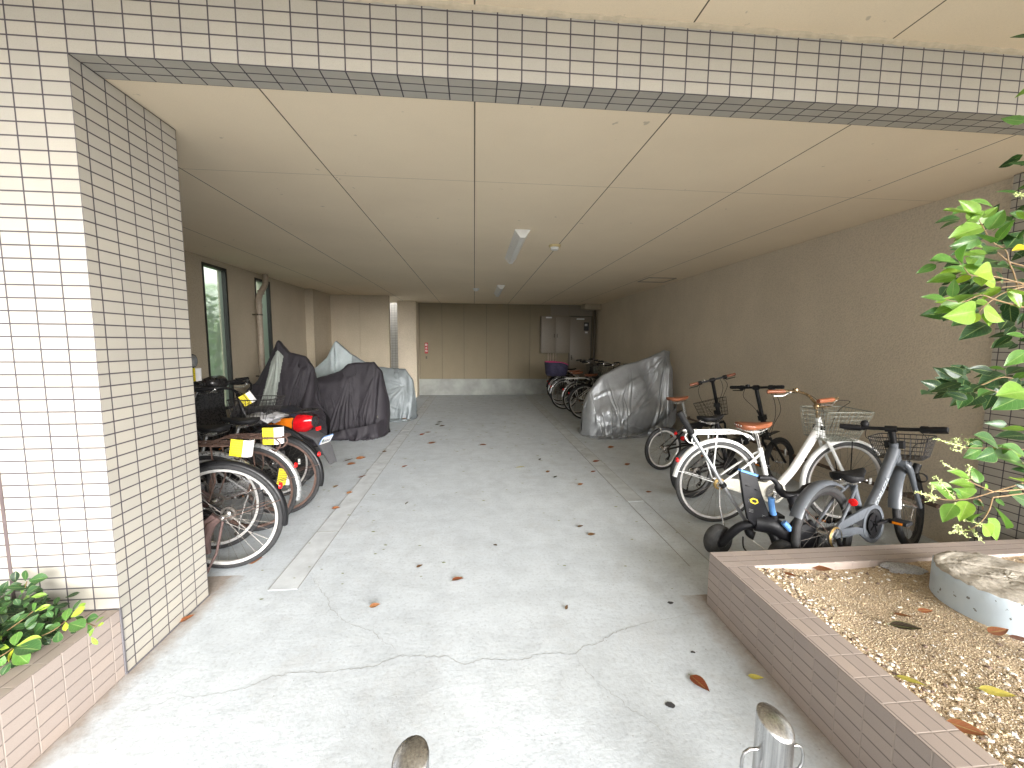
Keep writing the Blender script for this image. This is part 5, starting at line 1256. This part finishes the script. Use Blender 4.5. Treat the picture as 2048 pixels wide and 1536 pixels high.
TREE_LEAVES= [(2.773,-0.821,1.763,2.719,-0.826,1.802,0.75),(2.783,-0.81,1.769,2.687,-0.812,1.783,0.75),(2.813,-0.79,1.76,2.719,-0.821,1.753,0.7),(2.764,-0.839,1.733,2.692,-0.828,1.711,0.7),(2.822,-0.819,1.701,2.729,-0.841,1.725,0.45),(2.871,-0.76,1.781,2.9,-0.769,1.811,0.7),(2.875,-0.773,1.747,2.901,-0.782,1.799,0.55),(2.881,-0.789,1.715,2.882,-0.816,1.763,0.5),(3.129,-0.609,1.756,3.175,-0.596,1.789,0.3),(3.157,-0.618,1.743,3.216,-0.612,1.8,0.3),(2.908,-0.786,1.695,2.815,-0.818,1.684,0.5),(2.979,-0.779,1.774,2.94,-0.782,1.797,0.7),(2.757,-0.816,1.644,2.694,-0.849,1.681,0.55),(2.79,-0.771,1.662,2.704,-0.78,1.664,0.55),(2.719,-0.782,1.651,2.679,-0.769,1.631,0.5),(2.812,-0.783,1.633,2.764,-0.767,1.654,0.6),(2.759,-0.808,1.631,2.711,-0.799,1.626,0.85),(2.796,-0.804,1.621,2.766,-0.788,1.602,0.9),(3.178,-0.59,1.707,3.034,-0.619,1.697,0.3),(2.82,-0.829,1.628,2.746,-0.852,1.618,0.8),(3.21,-0.583,1.643,3.165,-0.594,1.676,0.35),(3.185,-0.61,1.687,3.124,-0.628,1.692,0.3),(3.227,-0.619,1.67,3.151,-0.633,1.694,0.35),(2.739,-0.812,1.563,2.733,-0.815,1.61,0.6),(3.005,-0.613,1.59,3.075,-0.599,1.631,0.4),(2.752,-0.785,1.561,2.703,-0.769,1.572,0.6),(2.823,-0.771,1.555,2.767,-0.752,1.529,0.65),(2.856,-0.786,1.574,2.756,-0.812,1.558,0.75),(2.934,-0.771,1.599,2.903,-0.753,1.567,0.8),(2.922,-0.768,1.605,2.87,-0.771,1.62,0.85),(2.937,-0.783,1.592,2.963,-0.806,1.543,0.75),(2.903,-0.773,1.552,2.855,-0.777,1.558,0.75),(2.803,-0.817,1.529,2.691,-0.849,1.511,0.8),(2.876,-0.772,1.527,2.882,-0.752,1.498,0.95),(2.805,-0.833,1.533,2.874,-0.824,1.501,0.85),(2.847,-0.807,1.525,2.831,-0.834,1.494,0.8),(3.148,-0.636,1.545,3.167,-0.629,1.584,0.2),(3.235,-0.59,1.569,3.199,-0.623,1.507,0.15),(3.131,-0.611,1.507,3.013,-0.643,1.472,0.2),(2.99,-0.603,1.649,2.934,-0.619,1.635,0.1),(2.982,-0.59,1.67,2.979,-0.571,1.65,0.1),(2.973,-0.62,1.636,2.965,-0.6,1.628,0.15),(2.945,-0.635,1.618,2.891,-0.666,1.588,0.1),(3.021,-0.612,1.535,2.932,-0.645,1.518,0.15),(3.006,-0.644,1.627,2.948,-0.657,1.59,0.2),(3.099,-0.611,1.627,3.025,-0.638,1.603,0.15),(2.927,-0.837,1.465,2.894,-0.824,1.471,0.6),(3.19,-0.635,1.471,3.153,-0.617,1.433,0.2),(3.262,-0.588,1.506,3.211,-0.602,1.475,0.15),(3.238,-0.623,1.544,3.215,-0.63,1.507,0.2),(3.199,-0.608,1.732,3.238,-0.611,1.72,0.1),(3.172,-0.615,1.514,3.202,-0.616,1.508,0.2),(3.012,-0.765,1.705,2.962,-0.772,1.703,1.2),(3.115,-0.626,1.73,3.057,-0.621,1.726,0.1),(3.16,-0.641,1.762,3.156,-0.659,1.796,0.25),(3.251,-0.582,1.853,3.199,-0.588,1.859,0.4),(3.184,-0.616,1.602,3.102,-0.65,1.568,0.15),(2.956,-0.807,1.573,2.901,-0.81,1.591,0.8),(3.185,-0.658,1.635,3.151,-0.66,1.64,0.15),(3.191,-0.609,1.777,3.114,-0.641,1.785,0.15),(3.142,-0.61,1.599,3.082,-0.619,1.613,0.1),(3.162,-0.606,1.652,3.114,-0.621,1.629,0.15),(3.28,-0.603,1.489,3.261,-0.598,1.496,0.15),(3.134,-0.658,1.518,3.071,-0.69,1.491,0.12),(3.26,-0.606,1.445,3.251,-0.588,1.428,0.12),(3.012,-0.62,1.338,2.946,-0.63,1.367,0.15),(3.08,-0.593,1.335,3.065,-0.61,1.381,0.2),(3.02,-0.611,1.324,2.934,-0.629,1.297,0.15),(3.059,-0.61,1.319,3.012,-0.613,1.294,0.15),(3.073,-0.616,1.284,3.014,-0.63,1.25,0.25),(3.184,-0.578,1.275,3.091,-0.612,1.248,0.2),(3.198,-0.594,1.353,3.123,-0.589,1.369,0.1),(3.13,-0.615,1.313,3.044,-0.638,1.287,0.15),(3.268,-0.576,1.345,3.145,-0.598,1.309,0.12),(3.249,-0.625,1.336,3.207,-0.636,1.293,0.1),(3.221,-0.584,1.277,3.156,-0.614,1.232,0.2),(2.968,-0.754,1.312,2.909,-0.771,1.303,0.45),(3.247,-0.573,1.299,3.262,-0.584,1.226,0.08),(3.144,-0.712,1.294,3.028,-0.737,1.262,0.5),(3.072,-0.753,1.425,3.008,-0.752,1.384,0.55),(3.292,-0.569,1.455,3.204,-0.579,1.434,0.25),(3.281,-0.622,1.369,3.17,-0.65,1.364,0.15),(3.111,-0.738,1.306,2.992,-0.762,1.307,0.7),(3.389,-0.575,1.132,3.285,-0.564,1.135,0.15),(2.993,-0.765,1.159,2.91,-0.785,1.197,0.35),(3.02,-0.715,1.142,2.968,-0.715,1.143,0.35),(3.015,-0.715,1.132,2.942,-0.732,1.11,0.5),(2.983,-0.77,1.137,2.915,-0.789,1.124,0.35),(3.166,-0.716,1.081,3.029,-0.737,1.119,0.55),(3.122,-0.752,1.105,3.034,-0.764,1.163,0.55),(3.134,-0.746,1.049,3.059,-0.759,1.047,0.8),(3.209,-0.706,0.959,3.109,-0.733,0.998,0.35),(2.898,-0.78,1.066,2.847,-0.763,1.084,0.7),(3.019,-0.71,1.014,2.959,-0.69,1.023,0.7),(2.983,-0.745,1.036,2.977,-0.728,1.082,0.6),(3.019,-0.706,0.982,2.935,-0.729,1.012,0.7),(2.936,-0.72,0.986,2.867,-0.709,1.03,0.7),(2.952,-0.727,0.992,2.913,-0.733,1.017,0.5),(2.892,-0.757,0.981,2.838,-0.773,0.94,0.7),(2.928,-0.762,0.99,2.867,-0.793,0.952,0.75),(2.985,-0.733,0.979,3.0,-0.752,0.969,0.35),(3.044,-0.715,0.927,2.952,-0.748,0.935,0.6),(2.966,-0.708,0.919,3.01,-0.705,0.936,0.5),(3.104,-0.706,0.943,3.2,-0.692,0.873,0.65),(3.08,-0.708,0.911,3.121,-0.711,0.836,0.7),(2.96,-0.779,0.926,3.012,-0.773,0.886,0.75),(3.012,-0.766,0.997,3.017,-0.785,0.982,0.5),(3.03,-0.727,1.007,3.025,-0.733,1.03,0.7),(3.267,-0.607,1.312,3.244,-0.59,1.324,0.1),(3.277,-0.591,1.269,3.204,-0.607,1.258,0.1),(3.291,-0.62,1.326,3.268,-0.607,1.303,0.12),(3.302,-0.602,1.266,3.267,-0.594,1.31,0.1),(3.271,-0.612,1.098,3.186,-0.636,1.092,0.2),(3.151,-0.737,1.066,3.113,-0.727,1.073,0.2),(3.107,-0.766,1.028,3.082,-0.758,1.037,0.2)]
TREE_TWIGS= [[(3.182,-0.74,1.046),(3.14,-0.74,1.032),(3.04,-0.74,1.007),(2.973,-0.74,0.99),(2.915,-0.74,0.986),(2.861,-0.74,0.991),(2.778,-0.74,1.014)],[(3.04,-0.74,1.007),(2.967,-0.74,1.036),(2.95,-0.74,1.047)],[(3.04,-0.74,0.99),(3.032,-0.74,0.948),(3.007,-0.74,0.911),(2.964,-0.74,0.889),(2.914,-0.74,0.887)],[(3.177,-0.72,1.128),(3.107,-0.72,1.129),(3.059,-0.72,1.135),(2.958,-0.72,1.138),(2.86,-0.72,1.165)],[(3.146,-0.7,1.613),(3.095,-0.7,1.625),(3.016,-0.7,1.624)],[(2.977,-0.78,1.59),(2.957,-0.78,1.634),(2.937,-0.78,1.664),(2.923,-0.78,1.694),(2.876,-0.78,1.717),(2.846,-0.78,1.753),(2.827,-0.78,1.777)],[(2.992,-0.8,1.605),(2.963,-0.8,1.6),(2.896,-0.8,1.593)],[(2.963,-0.8,1.596),(2.916,-0.8,1.584),(2.875,-0.8,1.562),(2.847,-0.8,1.539),(2.837,-0.8,1.526)],[(3.052,-0.7,1.682),(3.011,-0.7,1.708)],[(2.959,-0.79,1.609),(2.881,-0.79,1.623),(2.816,-0.79,1.624),(2.791,-0.79,1.645)],[(2.875,-0.8,1.562),(2.837,-0.8,1.572),(2.785,-0.8,1.553),(2.734,-0.8,1.559)],[(3.334,-0.6,1.311),(3.233,-0.6,1.338),(3.149,-0.6,1.311),(3.074,-0.6,1.325),(3.039,-0.6,1.332)],[(3.15,-0.6,1.302),(3.094,-0.6,1.287)],[(3.226,-0.74,1.066),(3.152,-0.74,1.088),(3.124,-0.74,1.093)],[(3.132,-0.72,1.421),(3.109,-0.72,1.425)],[(3.182,-0.7,1.297),(3.083,-0.7,1.299)]]
TREE_FLOWERS= [[(2.861,-0.74,0.991),(2.819,-0.74,1.005),(2.778,-0.74,1.014)],[(2.915,-0.74,0.986),(2.869,-0.74,1.033),(2.843,-0.74,1.058)],[(2.95,-0.74,1.047),(2.903,-0.74,1.077),(2.861,-0.74,1.096)],[(2.95,-0.74,1.047),(2.951,-0.74,1.072),(2.952,-0.74,1.086)],[(2.973,-0.74,0.891),(2.937,-0.74,0.888),(2.91,-0.74,0.887)],[(2.976,-0.74,0.899),(2.993,-0.74,0.882),(3.019,-0.74,0.857)],[(3.017,-0.74,0.906),(2.979,-0.74,0.916),(2.936,-0.74,0.926)],[(2.941,-0.74,0.894),(2.967,-0.74,0.87)],[(2.93,-0.74,1.144),(2.88,-0.74,1.155),(2.834,-0.74,1.17)],[(2.907,-0.74,1.148),(2.892,-0.74,1.165),(2.896,-0.74,1.169)],[(2.833,-0.74,1.001),(2.835,-0.74,1.021),(2.831,-0.74,1.034)],[(2.916,-0.74,0.977),(2.896,-0.74,0.961),(2.883,-0.74,0.955)],[(2.826,-0.74,0.984),(2.847,-0.74,0.996)],[(2.919,-0.74,1.132),(2.889,-0.74,1.139)],[(2.938,-0.74,1.154),(2.933,-0.74,1.166)],[(2.931,-0.74,0.895),(2.934,-0.74,0.909)],[(3.046,-0.72,1.859),(3.033,-0.72,1.861),(3.023,-0.72,1.863)]]
SHRUB_LEAVES= [(-0.093,-0.319,0.382,-0.139,-0.308,0.38,0.85),(-0.074,-0.324,0.381,-0.101,-0.325,0.331,0.95),(-0.081,-0.314,0.384,-0.105,-0.278,0.411,0.6),(-0.096,-0.302,0.381,-0.109,-0.294,0.401,0.95),(-0.074,-0.317,0.385,-0.011,-0.299,0.399,0.85),(-0.074,-0.323,0.382,0.018,-0.338,0.389,0.35),(-0.073,-0.326,0.376,-0.006,-0.353,0.347,0.6),(-0.084,-0.344,0.373,-0.088,-0.356,0.342,0.6),(-0.049,-0.361,0.36,-0.049,-0.39,0.339,0.3),(0.003,-0.227,0.407,-0.021,-0.192,0.439,0.6),(0.012,-0.219,0.416,0.064,-0.219,0.454,0.9),(0.024,-0.239,0.406,0.093,-0.259,0.402,0.5),(0.008,-0.233,0.408,0.03,-0.26,0.391,0.9),(-0.007,-0.191,0.421,-0.007,-0.16,0.45,0.35),(0.003,-0.179,0.43,0.035,-0.185,0.446,0.85),(0.013,-0.266,0.398,0.008,-0.268,0.352,0.35),(0.107,-0.234,0.398,0.115,-0.206,0.406,0.7),(0.119,-0.252,0.392,0.103,-0.257,0.362,0.75),(0.13,-0.278,0.377,0.141,-0.272,0.339,0.8),(0.113,-0.251,0.395,0.071,-0.236,0.374,0.5),(0.128,-0.25,0.396,0.15,-0.254,0.411,0.85),(0.067,-0.225,0.405,0.113,-0.233,0.423,0.35),(-0.257,-0.092,0.493,-0.251,-0.095,0.538,0.3),(-0.246,-0.092,0.494,-0.187,-0.083,0.502,0.35),(-0.25,-0.097,0.488,-0.265,-0.104,0.449,0.65),(-0.257,-0.102,0.489,-0.29,-0.114,0.486,0.3),(-0.311,-0.097,0.501,-0.327,-0.114,0.463,0.25),(-0.321,-0.067,0.473,-0.323,-0.058,0.518,0.1),(-0.186,-0.149,0.46,-0.144,-0.136,0.463,0.75),(-0.195,-0.142,0.459,-0.245,-0.129,0.435,0.7),(-0.134,-0.192,0.429,-0.097,-0.173,0.441,0.85),(-0.131,-0.2,0.434,-0.109,-0.208,0.471,0.5),(-0.161,-0.197,0.437,-0.189,-0.225,0.391,0.35),(-0.141,-0.202,0.431,-0.148,-0.231,0.425,0.35),(-0.112,-0.199,0.424,-0.132,-0.23,0.394,0.35),(-0.085,-0.233,0.417,-0.1,-0.257,0.403,0.3),(-0.055,-0.239,0.411,-0.105,-0.236,0.371,0.35),(-0.022,-0.243,0.409,-0.041,-0.255,0.402,0.35),(-0.184,-0.225,0.42,-0.212,-0.23,0.408,0.3),(-0.24,-0.179,0.45,-0.236,-0.204,0.44,0.4),(-0.261,-0.184,0.448,-0.242,-0.181,0.419,0.5),(-0.234,-0.165,0.458,-0.242,-0.192,0.453,0.3),(-0.193,-0.181,0.449,-0.197,-0.189,0.478,0.3),(-0.174,-0.165,0.449,-0.198,-0.167,0.431,0.3),(-0.206,-0.146,0.468,-0.166,-0.141,0.496,0.25),(-0.197,-0.133,0.475,-0.175,-0.127,0.482,0.25),(-0.162,-0.136,0.423,-0.142,-0.132,0.456,0.15),(-0.084,-0.202,0.424,-0.057,-0.206,0.452,0.35),(-0.055,-0.212,0.415,-0.062,-0.218,0.443,0.35),(-0.094,-0.218,0.422,-0.077,-0.194,0.415,0.35),(-0.044,-0.213,0.415,-0.025,-0.219,0.453,0.3),(-0.039,-0.206,0.428,-0.023,-0.201,0.435,0.3),(-0.038,-0.248,0.402,0.005,-0.255,0.413,0.45),(-0.063,-0.246,0.364,-0.035,-0.252,0.338,0.12),(-0.059,-0.261,0.358,-0.044,-0.247,0.349,0.12),(-0.102,-0.246,0.367,-0.133,-0.246,0.374,0.15),(-0.182,-0.226,0.38,-0.174,-0.241,0.356,0.15),(-0.163,-0.274,0.395,-0.172,-0.249,0.402,0.5),(-0.165,-0.221,0.381,-0.12,-0.244,0.384,0.15),(0.024,-0.216,0.413,0.043,-0.205,0.398,0.3),(0.015,-0.221,0.37,0.041,-0.24,0.371,0.15),(-0.126,-0.136,0.421,-0.113,-0.132,0.402,0.12),(-0.272,-0.151,0.469,-0.256,-0.151,0.453,0.4),(-0.262,-0.127,0.48,-0.273,-0.15,0.474,0.3),(-0.267,-0.146,0.423,-0.244,-0.158,0.403,0.15),(-0.149,-0.288,0.39,-0.18,-0.27,0.39,0.8),(-0.229,-0.149,0.459,-0.217,-0.147,0.47,0.25),(-0.204,-0.089,0.453,-0.229,-0.078,0.419,0.12)]
SHRUB_STEMS= [[(-0.164,-0.256,0.401),(-0.149,-0.219,0.416),(-0.139,-0.191,0.429)],[(-0.036,-0.273,0.387),(-0.016,-0.256,0.392),(-0.004,-0.231,0.402),(0.0,-0.221,0.406)],[(-0.103,-0.344,0.368),(-0.093,-0.329,0.372),(-0.089,-0.314,0.376)],[(0.048,-0.221,0.404),(0.115,-0.241,0.39)],[(-0.239,-0.112,0.478),(-0.252,-0.092,0.491)]]

rr = random.Random(21)
tree = thing('tree', 'broadleaf tree with glossy leaves and pale flower sprays in the right planter', 'tree', (0,0,0))
lm = MB()
for a in TREE_LEAVES:
    A, B, tn = a[:3], a[3:6], a[6]
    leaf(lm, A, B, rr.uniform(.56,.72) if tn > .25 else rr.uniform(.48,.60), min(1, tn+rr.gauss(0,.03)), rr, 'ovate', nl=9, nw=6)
# the crown carries on beyond the frame to the right, round the trunk
TR = Vector((3.62,-.72,0))
for _ in range(620):
    a = rr.random()*6.283; z = rr.uniform(1.05,2.6); R = rr.uniform(.10,.62)*(1-.25*abs(z-1.7))
    p = TR+Vector((R*math.cos(a), R*math.sin(a), z)); lim = 1.5+(p.y+1.774)*1.36
    if p.x < lim+.10: continue
    q = p+Vector((math.cos(a)*.06, math.sin(a)*.06, rr.uniform(-.05,.03)))
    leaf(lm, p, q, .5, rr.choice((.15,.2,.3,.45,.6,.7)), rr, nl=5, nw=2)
for _ in range(95):
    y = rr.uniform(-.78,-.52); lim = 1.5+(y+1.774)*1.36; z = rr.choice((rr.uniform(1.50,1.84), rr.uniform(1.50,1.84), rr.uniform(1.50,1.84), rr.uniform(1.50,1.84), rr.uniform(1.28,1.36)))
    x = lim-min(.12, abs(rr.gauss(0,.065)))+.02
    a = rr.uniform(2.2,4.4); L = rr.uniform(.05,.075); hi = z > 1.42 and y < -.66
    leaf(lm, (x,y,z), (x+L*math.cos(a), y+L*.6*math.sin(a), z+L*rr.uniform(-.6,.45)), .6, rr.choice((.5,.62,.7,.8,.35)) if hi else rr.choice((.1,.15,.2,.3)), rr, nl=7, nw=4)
lm.build('foliage', M_LEAF, tree, angle=180)
tm = MB()
for p in TREE_TWIGS: tm.tube(smooth_path(p, 4), [.0019-.0009*i/(4*(len(p)-1)) for i in range(4*(len(p)-1)+1)], 6)
for p in TREE_TWIGS:
    e = Vector(p[0])
    if e.x > 3.0 or True:
        b = Vector((TR.x, TR.y, max(.9, e.z-.25)))
        if e.x > 1.5+(e.y+1.774)*1.33-.06: tm.tube(smooth_path([b, b.lerp(e,.5)+Vector((0,0,.05)), e], 5), [.0045-.0028*i/10 for i in range(11)], 7)
tm.build('twigs', M_TWIG, tree)
MB().tube(smooth_path([(TR.x+.05,TR.y-.02,.22),(TR.x+.02,TR.y,.8),(TR.x-.02,TR.y+.03,1.4),(TR.x+.03,TR.y,2.0),(TR.x+.08,TR.y-.05,2.6)], 5), [.036-.0012*i for i in range(21)], 12).build('trunk', M_BARK, tree)
fm = MB()
for p in TREE_FLOWERS:
    P = smooth_path(p, 6); fm.tube(P, .0009, 5)
    for i, c in enumerate(P[1:]):
        for _ in range(2):
            dv = Vector((rr.gauss(0,1), rr.gauss(0,1), rr.gauss(0,1))).normalized()*rr.uniform(.003,.010); e = c+dv
            fm.tube([c, e], .0006, 4); fm.ball(e, rr.uniform(.0011,.0020), 4)
            if rr.random() < .5:
                e2 = e+Vector((rr.gauss(0,1), rr.gauss(0,1), rr.gauss(0,1)))*.003; fm.ball(e2, .0013, 4)
fm.build('blossom', M_FLOW, tree)
lb = MB(); leaf(lb, (2.99,-.74,.985), (3.015,-.745,.955), .6, .5, rr); lb.build('withered_leaf', M_DLEAF, tree, angle=180)

shrub = thing('shrub', 'low dark green shrub with bright new leaves spilling over the left planter', 'shrub', (0,0,0))
sm_ = MB()
for a in SHRUB_LEAVES:
    A, B, tn = a[:3], a[3:6], a[6]
    leaf(sm_, A, B, rr.uniform(.54,.68) if tn < .7 else rr.uniform(.38,.50), tn+rr.gauss(0,.02), rr, 'obovate', face=Vector((.35,-.75,.75))+Vector((rr.gauss(0,.35),rr.gauss(0,.25),rr.gauss(0,.25))), nl=9, nw=6)
for _ in range(900):
    x = -.10-abs(rr.gauss(0,.42)); y = rr.uniform(-1.5,-.05); z = .27+max(.0, (.24-.30*abs(y+.25)))*rr.random()*min(1,(.15-x)*2.6)+.03*rr.random()
    if x > -.11 and y < -.3: continue
    a = rr.random()*6.283; L = rr.uniform(.045,.07)
    leaf(sm_, (x,y,z), (x+L*math.cos(a)*.8, y+L*math.sin(a)*.8, z+L*rr.uniform(-.1,.5)), .48, rr.choice((.05,.1,.15,.2,.28,.35)), rr, 'obovate', face=Vector((.1,-.4,.9)), nl=5, nw=2)
for _ in range(620):
    a = rr.random()*6.283; R = math.sqrt(rr.random()); zz = rr.random()
    x = -.36+.27*R*math.cos(a); y = -.26+.23*R*math.sin(a); z = .27+.19*zz*math.sqrt(max(0, 1-R*R*.8))
    if x > -.165 and (z > .37 or y < -.35): continue
    a = rr.random()*6.283; L = rr.uniform(.05,.075)
    leaf(sm_, (x,y,z), (x+L*math.cos(a)*.8, y+L*math.sin(a)*.8, z+L*rr.uniform(-.1,.6)), .55, rr.choice((.1,.15,.2,.28,.35,.42)), rr, 'obovate', face=Vector((.2+rr.gauss(0,.3),-.6,.8)), nl=6, nw=4)
sm_.build('foliage', M_SLEAF, shrub, angle=180)
for p in SHRUB_STEMS: MB().tube(smooth_path(p, 4), .0017, 6).build('stem', M_TWIG, shrub)
for _ in range(14):
    x = -.17-.5*rr.random(); y = rr.uniform(-.7,-.05); MB().tube([(x,y,.23),(x+rr.gauss(0,.04),y+rr.gauss(0,.04),.34+.1*rr.random())], .003, 5).build('stem', M_TWIG, shrub)
lone = MB(); leaf(lone, (-.42,-.30,.875), (-.288,-.30,.862), .34, .7, rr, face=Vector((.2,-.5,.8)))
lone.tube(smooth_path([(-.42,-.30,.875),(-.50,-.31,.78),(-.52,-.30,.3)], 4), .0025, 5)
lone.build('foliage', M_SLEAF, shrub, angle=180)

# garden plants outside the frosted windows
def garden_shrub(x, y, z0, z1, r, n, label, seed):
    q = random.Random(seed); t = thing('garden_shrub', label, 'shrub', (x,y,0), 0, 'shrubs outside the frosted windows'); m = MB(); s = MB()
    for _ in range(n):
        a = q.random()*6.283; R = r*math.sqrt(q.random()); z = z0+(z1-z0)*q.random()**1.2; f = 1-.6*(z-z0)/(z1-z0)
        p = Vector((R*f*math.cos(a), R*1.5*f*math.sin(a), z)); b = q.random()*6.283; L = q.uniform(.07,.11)
        leaf(m, p, p+Vector((math.cos(b), math.sin(b), q.uniform(-.3,.7)))*L, .5, q.choice((.3,.45,.6,.7,.8)), q, face=Vector((.6,0,.6)), nl=4, nw=2)
    m.build('foliage', M_LEAF, t, angle=180)
    for _ in range(9):
        a = q.random()*6.283; s = MB().tube([(0,0,-.01),(r*.5*math.cos(a),r*.7*math.sin(a),(z0+z1)*.4),(r*.8*math.cos(a),r*math.sin(a),z1*.8)], .006, 5); s.build('stem', M_BARK, t)
garden_shrub(-2.30, 4.35, .3, 2.1, .22, 800, 'leafy garden shrub pressed against the outside of the nearer frosted window', 1)
garden_shrub(-2.30, 5.75, .3, 1.9, .20, 600, 'leafy garden shrub outside the farther frosted window behind the rain pipe', 2)
garden_shrub(-3.6, 6.0, .1, 2.5, 1.1, 2600, 'hedge like shrub farther out behind both frosted windows', 3)

# ---------------------------------------------------------------- fallen leaves
FL = [(1.4,.58,'red',.075,8),(.96,.37,'or',.058,12),(2.0,.27,'br',.035,60),(2.45,-.27,'red',.10,-72),(2.71,-.26,'yel',.06,-30),(1.65,.98,'br',.045,-60),(1.15,.75,'br',.045,25),(2.33,1.23,'br',.05,0),(2.38,1.09,'br',.06,-12),(.31,1.74,'or',.07,10),(.9,1.81,'dark',.055,70),(.31,2.57,'red',.085,22),(.02,.34,'or',.07,48),(.05,.905,'or',.13,12),(1.62,3.83,'or',.12,-30),(.9,4.02,'or',.12,20),(.76,4.71,'red',.11,-20),(.69,4.57,'red',.09,30),(3.19,1.91,'or',.06,-40),(3.32,2.81,'or',.07,0),(3.39,3.6,'or',.09,-20),(2.98,2.94,'red',.09,5),(2.03,2.78,'yel',.10,0),(.13,2.28,'br',.06,40),(.32,2.09,'or',.06,10),(.7,2.9,'red',.07,30),(2.58,2.17,'or',.06,10),(2.83,2.56,'red',.06,0),(.17,5.85,'or',.14,10),(.28,5.75,'red',.12,-10),(2.32,2.6,'br',.05,10),(.33,3.57,'br',.07,-20),(2.37,2.42,'dark',.05,30),(2.31,3.09,'dark',.06,60),(.88,5.57,'dark',.10,0),(.86,5.34,'dark',.09,10),(.1,3.3,'or',.12,15),(.06,3.05,'or',.10,10),(-.02,3.2,'br',.10,30),(.95,5.2,'br',.10,-15)]
TN = {'red':.72,'or':.58,'br':.32,'yel':1.0,'dark':.04}
LBL = {3:'large glossy red brown leaf with a stalk, between the crack and the right bollard',0:'dark red leaf lying in the middle of the foreground concrete',1:'orange brown curled leaf in front of the red leaf',4:'pale yellow leaf on the concrete close to the right planter',9:'orange leaf on the left drain strip beside the bicycles',12:'orange brown leaf at the foot of the tiled column',13:'long curled brown leaf against the tyre of the nearest left bicycle',11:'red leaf on the left drain strip, farther from the column',14:'large ragged orange leaf alone on the floor at mid distance',22:'yellowish leaf lying flat on the middle of the floor',10:'nearly black leaf alone on the concrete at centre left',21:'dark red leaf on the edge of the right drain strip',7:'small brown leaf beside a longer thin one on the right half of the floor',8:'long thin brown leaf on the right half of the floor'}
def fallen(x, y, z, tn, L, deg, label, group, r2):
    m = MB(); a = math.radians(deg); d = Vector((math.cos(a), math.sin(a), 0))*L/2
    leaf(m, -d+Vector((0,0,.006)), d+Vector((0,0,.010)), r2.uniform(.46,.60), tn, r2, face=Vector((r2.gauss(0,.2), -.32+r2.gauss(0,.2), 1)), curl=-.10, nl=7, nw=4)
    m.tube([-d+Vector((0,0,.006)), -d*1.22+Vector((0,0,.004))], .0008*L/.06, 4)
    o = m.build('fallen_leaf', M_DLEAF, angle=180, loc=(x,y,z)); return tag(o, label, 'leaf', group)
r2 = random.Random(5)
for i, (x, y, c, L, dg) in enumerate(FL):
    fallen(x, y, .001 if not (.31 < x < .47 or 2.895 < x < 3.055) else .005, TN[c]+r2.gauss(0,.03), L, dg, LBL.get(i, 'small dry fallen leaf lying far back on the concrete floor'), 'fallen leaves on the concrete', r2)
GLV = [(3.303,.075,.58,.085,-35,'orange brown leaf on the gravel in front of the yellow leaf'),(3.345,.115,1.0,.07,-20,'yellow green leaf behind the orange leaf on the gravel'),(3.074,.016,.66,.055,-60,'small red leaf on the gravel near the inner planter corner'),(3.256,-.374,.03,.10,-35,'black curled leaf lying in the middle of the gravel'),(2.985,-.625,1.0,.075,-50,'pale yellow leaf against the inside of the planter rim'),(3.21,-.70,.98,.085,-35,'yellow leaf at the lower right edge of the gravel'),(3.459,-.282,.62,.055,-20,'small red brown leaf on the gravel below the mortar lump'),(3.61,-.425,.60,.08,-5,'orange leaf against the foot of the round footing'),(3.655,-.47,.66,.07,-60,'darker curled leaf beside the round footing'),(2.962,-.80,.58,.085,-45,'brown leaf at the bottom right on the planter edge'),(3.33,-.30,.56,.06,-40,'faded brown leaf half buried in the gravel')]
for x, y, tn, L, dg, lb in GLV: fallen(x, y, gz(x,y)+.008, tn, L, dg, lb, 'fallen leaves on the gravel', r2)
for x, y, r_ in ((2.28,-.35,.020),(2.52,-.09,.011),(2.59,.27,.016)):
    m = MB(); n = 14; m.add([(r_*(1+.3*r2.gauss(0,.5))*math.cos(6.283*k/n), r_*(.7+.2*r2.gauss(0,.5))*math.sin(6.283*k/n), .0024) for k in range(n)], [tuple(range(n))])
    o = m.build('gum_spot', M_CRACK if r_ > .1 else simple('gum', (.045,.045,.048), .8), smooth=False, loc=(x,y,0)); tag(o, 'flattened black gum spot on the concrete near the right planter', 'gum spot', 'gum spots on the concrete')
m = MB()
for _ in range(380):
    y = .2+9*r2.random()**.8; x = r2.uniform(-.1,3.3) if r2.random() < .6 else r2.choice((.1,.6,1.0,2.6))+r2.gauss(0,.35)
    L = r2.uniform(.006,.016)*(1+.25*y); a = r2.random()*6.283; n = 5
    m.add([(x+L*math.cos(a+6.283*k/n)*r2.uniform(.5,1), y+L*.5*math.sin(a+6.283*k/n)*r2.uniform(.5,1), .0046) for k in range(n)], [tuple(range(n))], tone=r2.choice((.001,.1,.2,.3,.05)))
o = m.build('leaf_litter', M_DLEAF, smooth=False); tag(o, kind='stuff')
